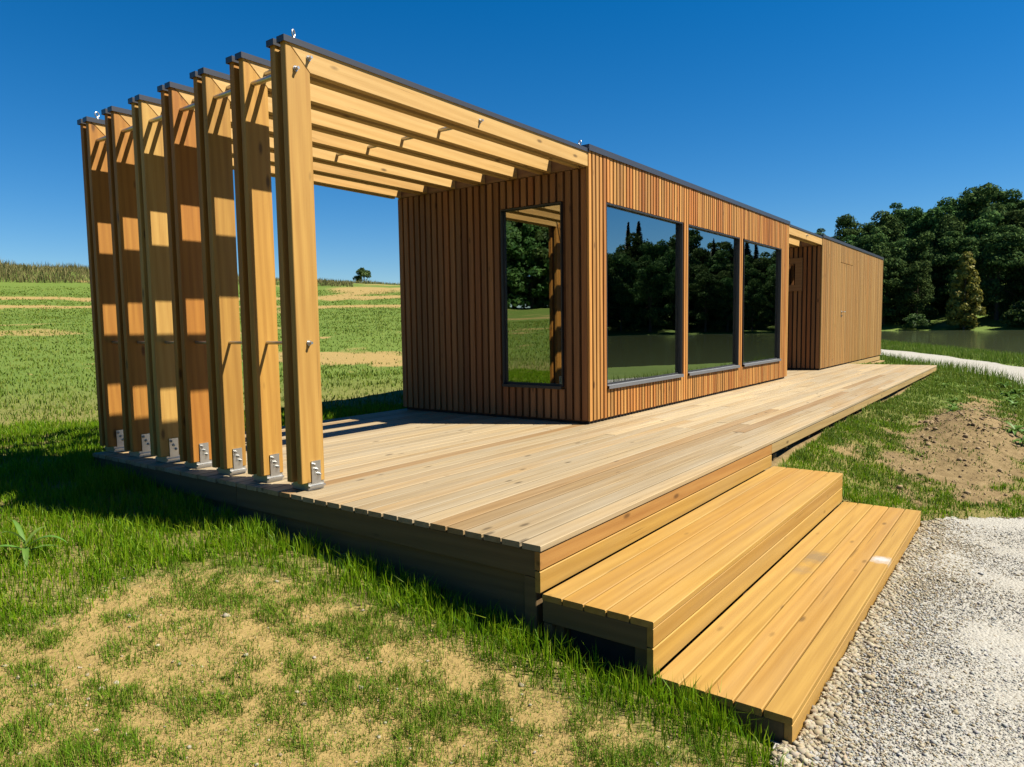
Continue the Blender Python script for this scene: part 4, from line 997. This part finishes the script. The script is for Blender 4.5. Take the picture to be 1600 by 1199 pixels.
def build_stones():
    R = np.random.default_rng(31)
    # gravel that shows its single stones
    x = R.uniform(-4.3, 1.0, 230000); y = R.uniform(-4.3, -2.72, 230000)
    sd = poly_sdf(x, y, GRAVEL_POLY) + (fbm(x * 3, y * 3, 41) - .5) * .16; dist = np.hypot(x - CAM.x, y - CAM.y)
    ok = (sd < .02) & ~blocked(x, y, .006) & (R.uniform(0, 1, len(x)) < np.clip(2.6 / dist, 0, 1) ** 1.2 * sstep(-4.3, -3.3, y) + .12)
    x, y, sd, dist = x[ok], y[ok], sd[ok], dist[ok]
    near = np.exp(-np.maximum(-S2Y - y, 0) / .22) * (x < .2) + .35 * sstep(-.10, .02, sd)
    tan = R.uniform(0, 1, len(x)) < np.clip(near * .95 + .6 * np.exp(-(((x + .75) / .6) ** 2 + ((y + 2.95) / .25) ** 2)) + .16, 0, .95)
    s = R.lognormal(0, .5, len(x)) * (.0023 + .0054 * np.clip(near, 0, 1) ** 1.5); s = np.minimum(s, .024)
    z = ground(x, y) + .012 + s * .15
    lim = 36000
    for m_, nm, mt, lb, sd_ in ((tan, 'tan_gravel', M_STONE_T, 'loose tan gravel stones along the lowest step', 1), (~tan, 'grey_gravel', M_STONE_G, 'fine grey crushed limestone before the steps', 2)):
        i = np.nonzero(m_)[0][:lim if nm[0] == 'g' else 34000]; stones(nm, x[i], y[i], z[i], s[i] * (1.15 if nm[0] == 'g' else 1.1), mt, lb, sd_, 'gravel', octa=True)
    # pebbles strewn over the thin lawn
    x, y, r = polar(2600, 1.1, 5.5, .8, 0, 90, R); ok = ~blocked(x, y, .02) & (soil_mask(x, y) > .25) & (poly_sdf(x, y, GRAVEL_POLY) > 0)
    x, y = x[ok], y[ok]; s = R.lognormal(0, .55, len(x)) * .0042; s = np.minimum(s, .020)
    stones('lawn_pebbles', x, y, ground(x, y) + s * .2, s, M_STONE_T, 'pebbles strewn over the sandy thin lawn', 3, 'pebbles')
    # clods on the heap of earth
    x = R.normal(3.2, 2.0, 6000); y = R.normal(-2.85, .45, 6000); ok = ~blocked(x, y, .05) & (soil_mask(x, y) > .45) & (x > .3)
    x, y = x[ok], y[ok]; s = np.minimum(R.lognormal(0, .75, len(x)) * .0042, .034)
    stones('earth_clods', x, y, ground(x, y) + s * .2, s, M_CLOD, 'crumbly brown clods on the heap of earth beside the steps', 4, 'earth', .8)
build_stones()

def leaf_blade(vs, fs, base, yawa, L, w, rise, droop, seg=7):
    d = Vector((math.cos(yawa), math.sin(yawa), 0)); n = Vector((-d.y, d.x, 0)); k = len(vs)
    for i in range(seg + 1):
        t = i / seg; c = Vector(base) + d * L * t * (1 - .1 * t) + Vector((0, 0, L * (rise * t - droop * t * t)))
        ww = w * (math.sin(math.pi * min(1, t * .92 + .08)) ** .7) * (1 - .35 * t)
        vs += [tuple(c - n * ww + Vector((0, 0, ww * .5))), tuple(c), tuple(c + n * ww + Vector((0, 0, ww * .5)))]
    for i in range(seg):
        a = k + i * 3; fs += [(a, a + 3, a + 4, a + 1), (a + 1, a + 4, a + 5, a + 2)]
def weed(name, x, y, leaves, label, group=None, stem=.0):
    z = float(ground(np.array([x]), np.array([y]))[0]); e = empty(name, (x, y, z), label, 'plant', group)
    for (b, ya, L, w, ri, dr) in leaves:
        vs, fs = [], []; leaf_blade(vs, fs, (0, 0, b), ya, L, w, ri, dr)
        me = bpy.data.meshes.new('leaf'); me.from_pydata(vs, [], fs); me.update()
        for p in me.polygons: p.use_smooth = True
        link('leaf', me, M_WEED, (x, y, z), e)
    if stem:
        vs, fs = tube([(0, 0, -.01), (.005, 0, stem * .5), (0, .004, stem)], [.006, .005, .003], 6); me = bpy.data.meshes.new('stem'); me.from_pydata(vs, [], fs); me.update(); link('stem', me, M_WEED, (x, y, z), e)
weed('maize_seedling', -4.40, .86, [(.05, 2.6, .22, .017, .75, .75), (.07, -.75, .23, .017, .85, .80), (.06, -1.9, .19, .018, .65, 1.1), (.085, .35, .17, .015, 1.1, .8), (.09, 1.6, .16, .014, 1.3, .6), (.10, 3.6, .15, .014, 1.3, .7), (.04, -.2, .20, .015, .5, .6)],
     'maize-like seedling with arching leaves in the grass at the left edge', stem=.11)
def rosette(x, y, n, L, label, group):
    R = random.Random(int(x * 100)); weed('broadleaf_weed', x, y, [(R.uniform(.01, .05), i * 2.4 + R.uniform(-.3, .3), L * R.uniform(.6, 1.1), L * .16, R.uniform(.5, 1.2), R.uniform(.5, .9)) for i in range(n)], label, group)
WS = [(5.2, -2.52, 12, .16), (4.8, -2.62, 10, .14), (5.7, -2.48, 10, .15), (5.35, -2.75, 9, .12), (3.25, -3.22, 12, .17), (3.55, -3.32, 11, .16), (2.95, -3.30, 10, .13), (6.3, -2.42, 9, .13), (8.3, -3.02, 12, .20), (7.6, -3.1, 11, .18), (9.2, -3.1, 12, .2), (6.9, -3.15, 10, .16), (8.0, -2.15, 8, .14), (10.2, -2.9, 11, .2)]
for (x, y, n, L) in WS:
    lab = 'leafy weed in the clump behind the heap of earth' if 4.5 < x < 6.5 else ('leafy weed at the right edge below the heap of earth' if x < 4 else 'leafy weed in the rough grass towards the path')
    rosette(x, y, n, L, lab, 'weeds behind the earth heap' if 4.5 < x < 6.5 else ('weeds at the right edge' if x < 4 else 'weeds towards the path'))
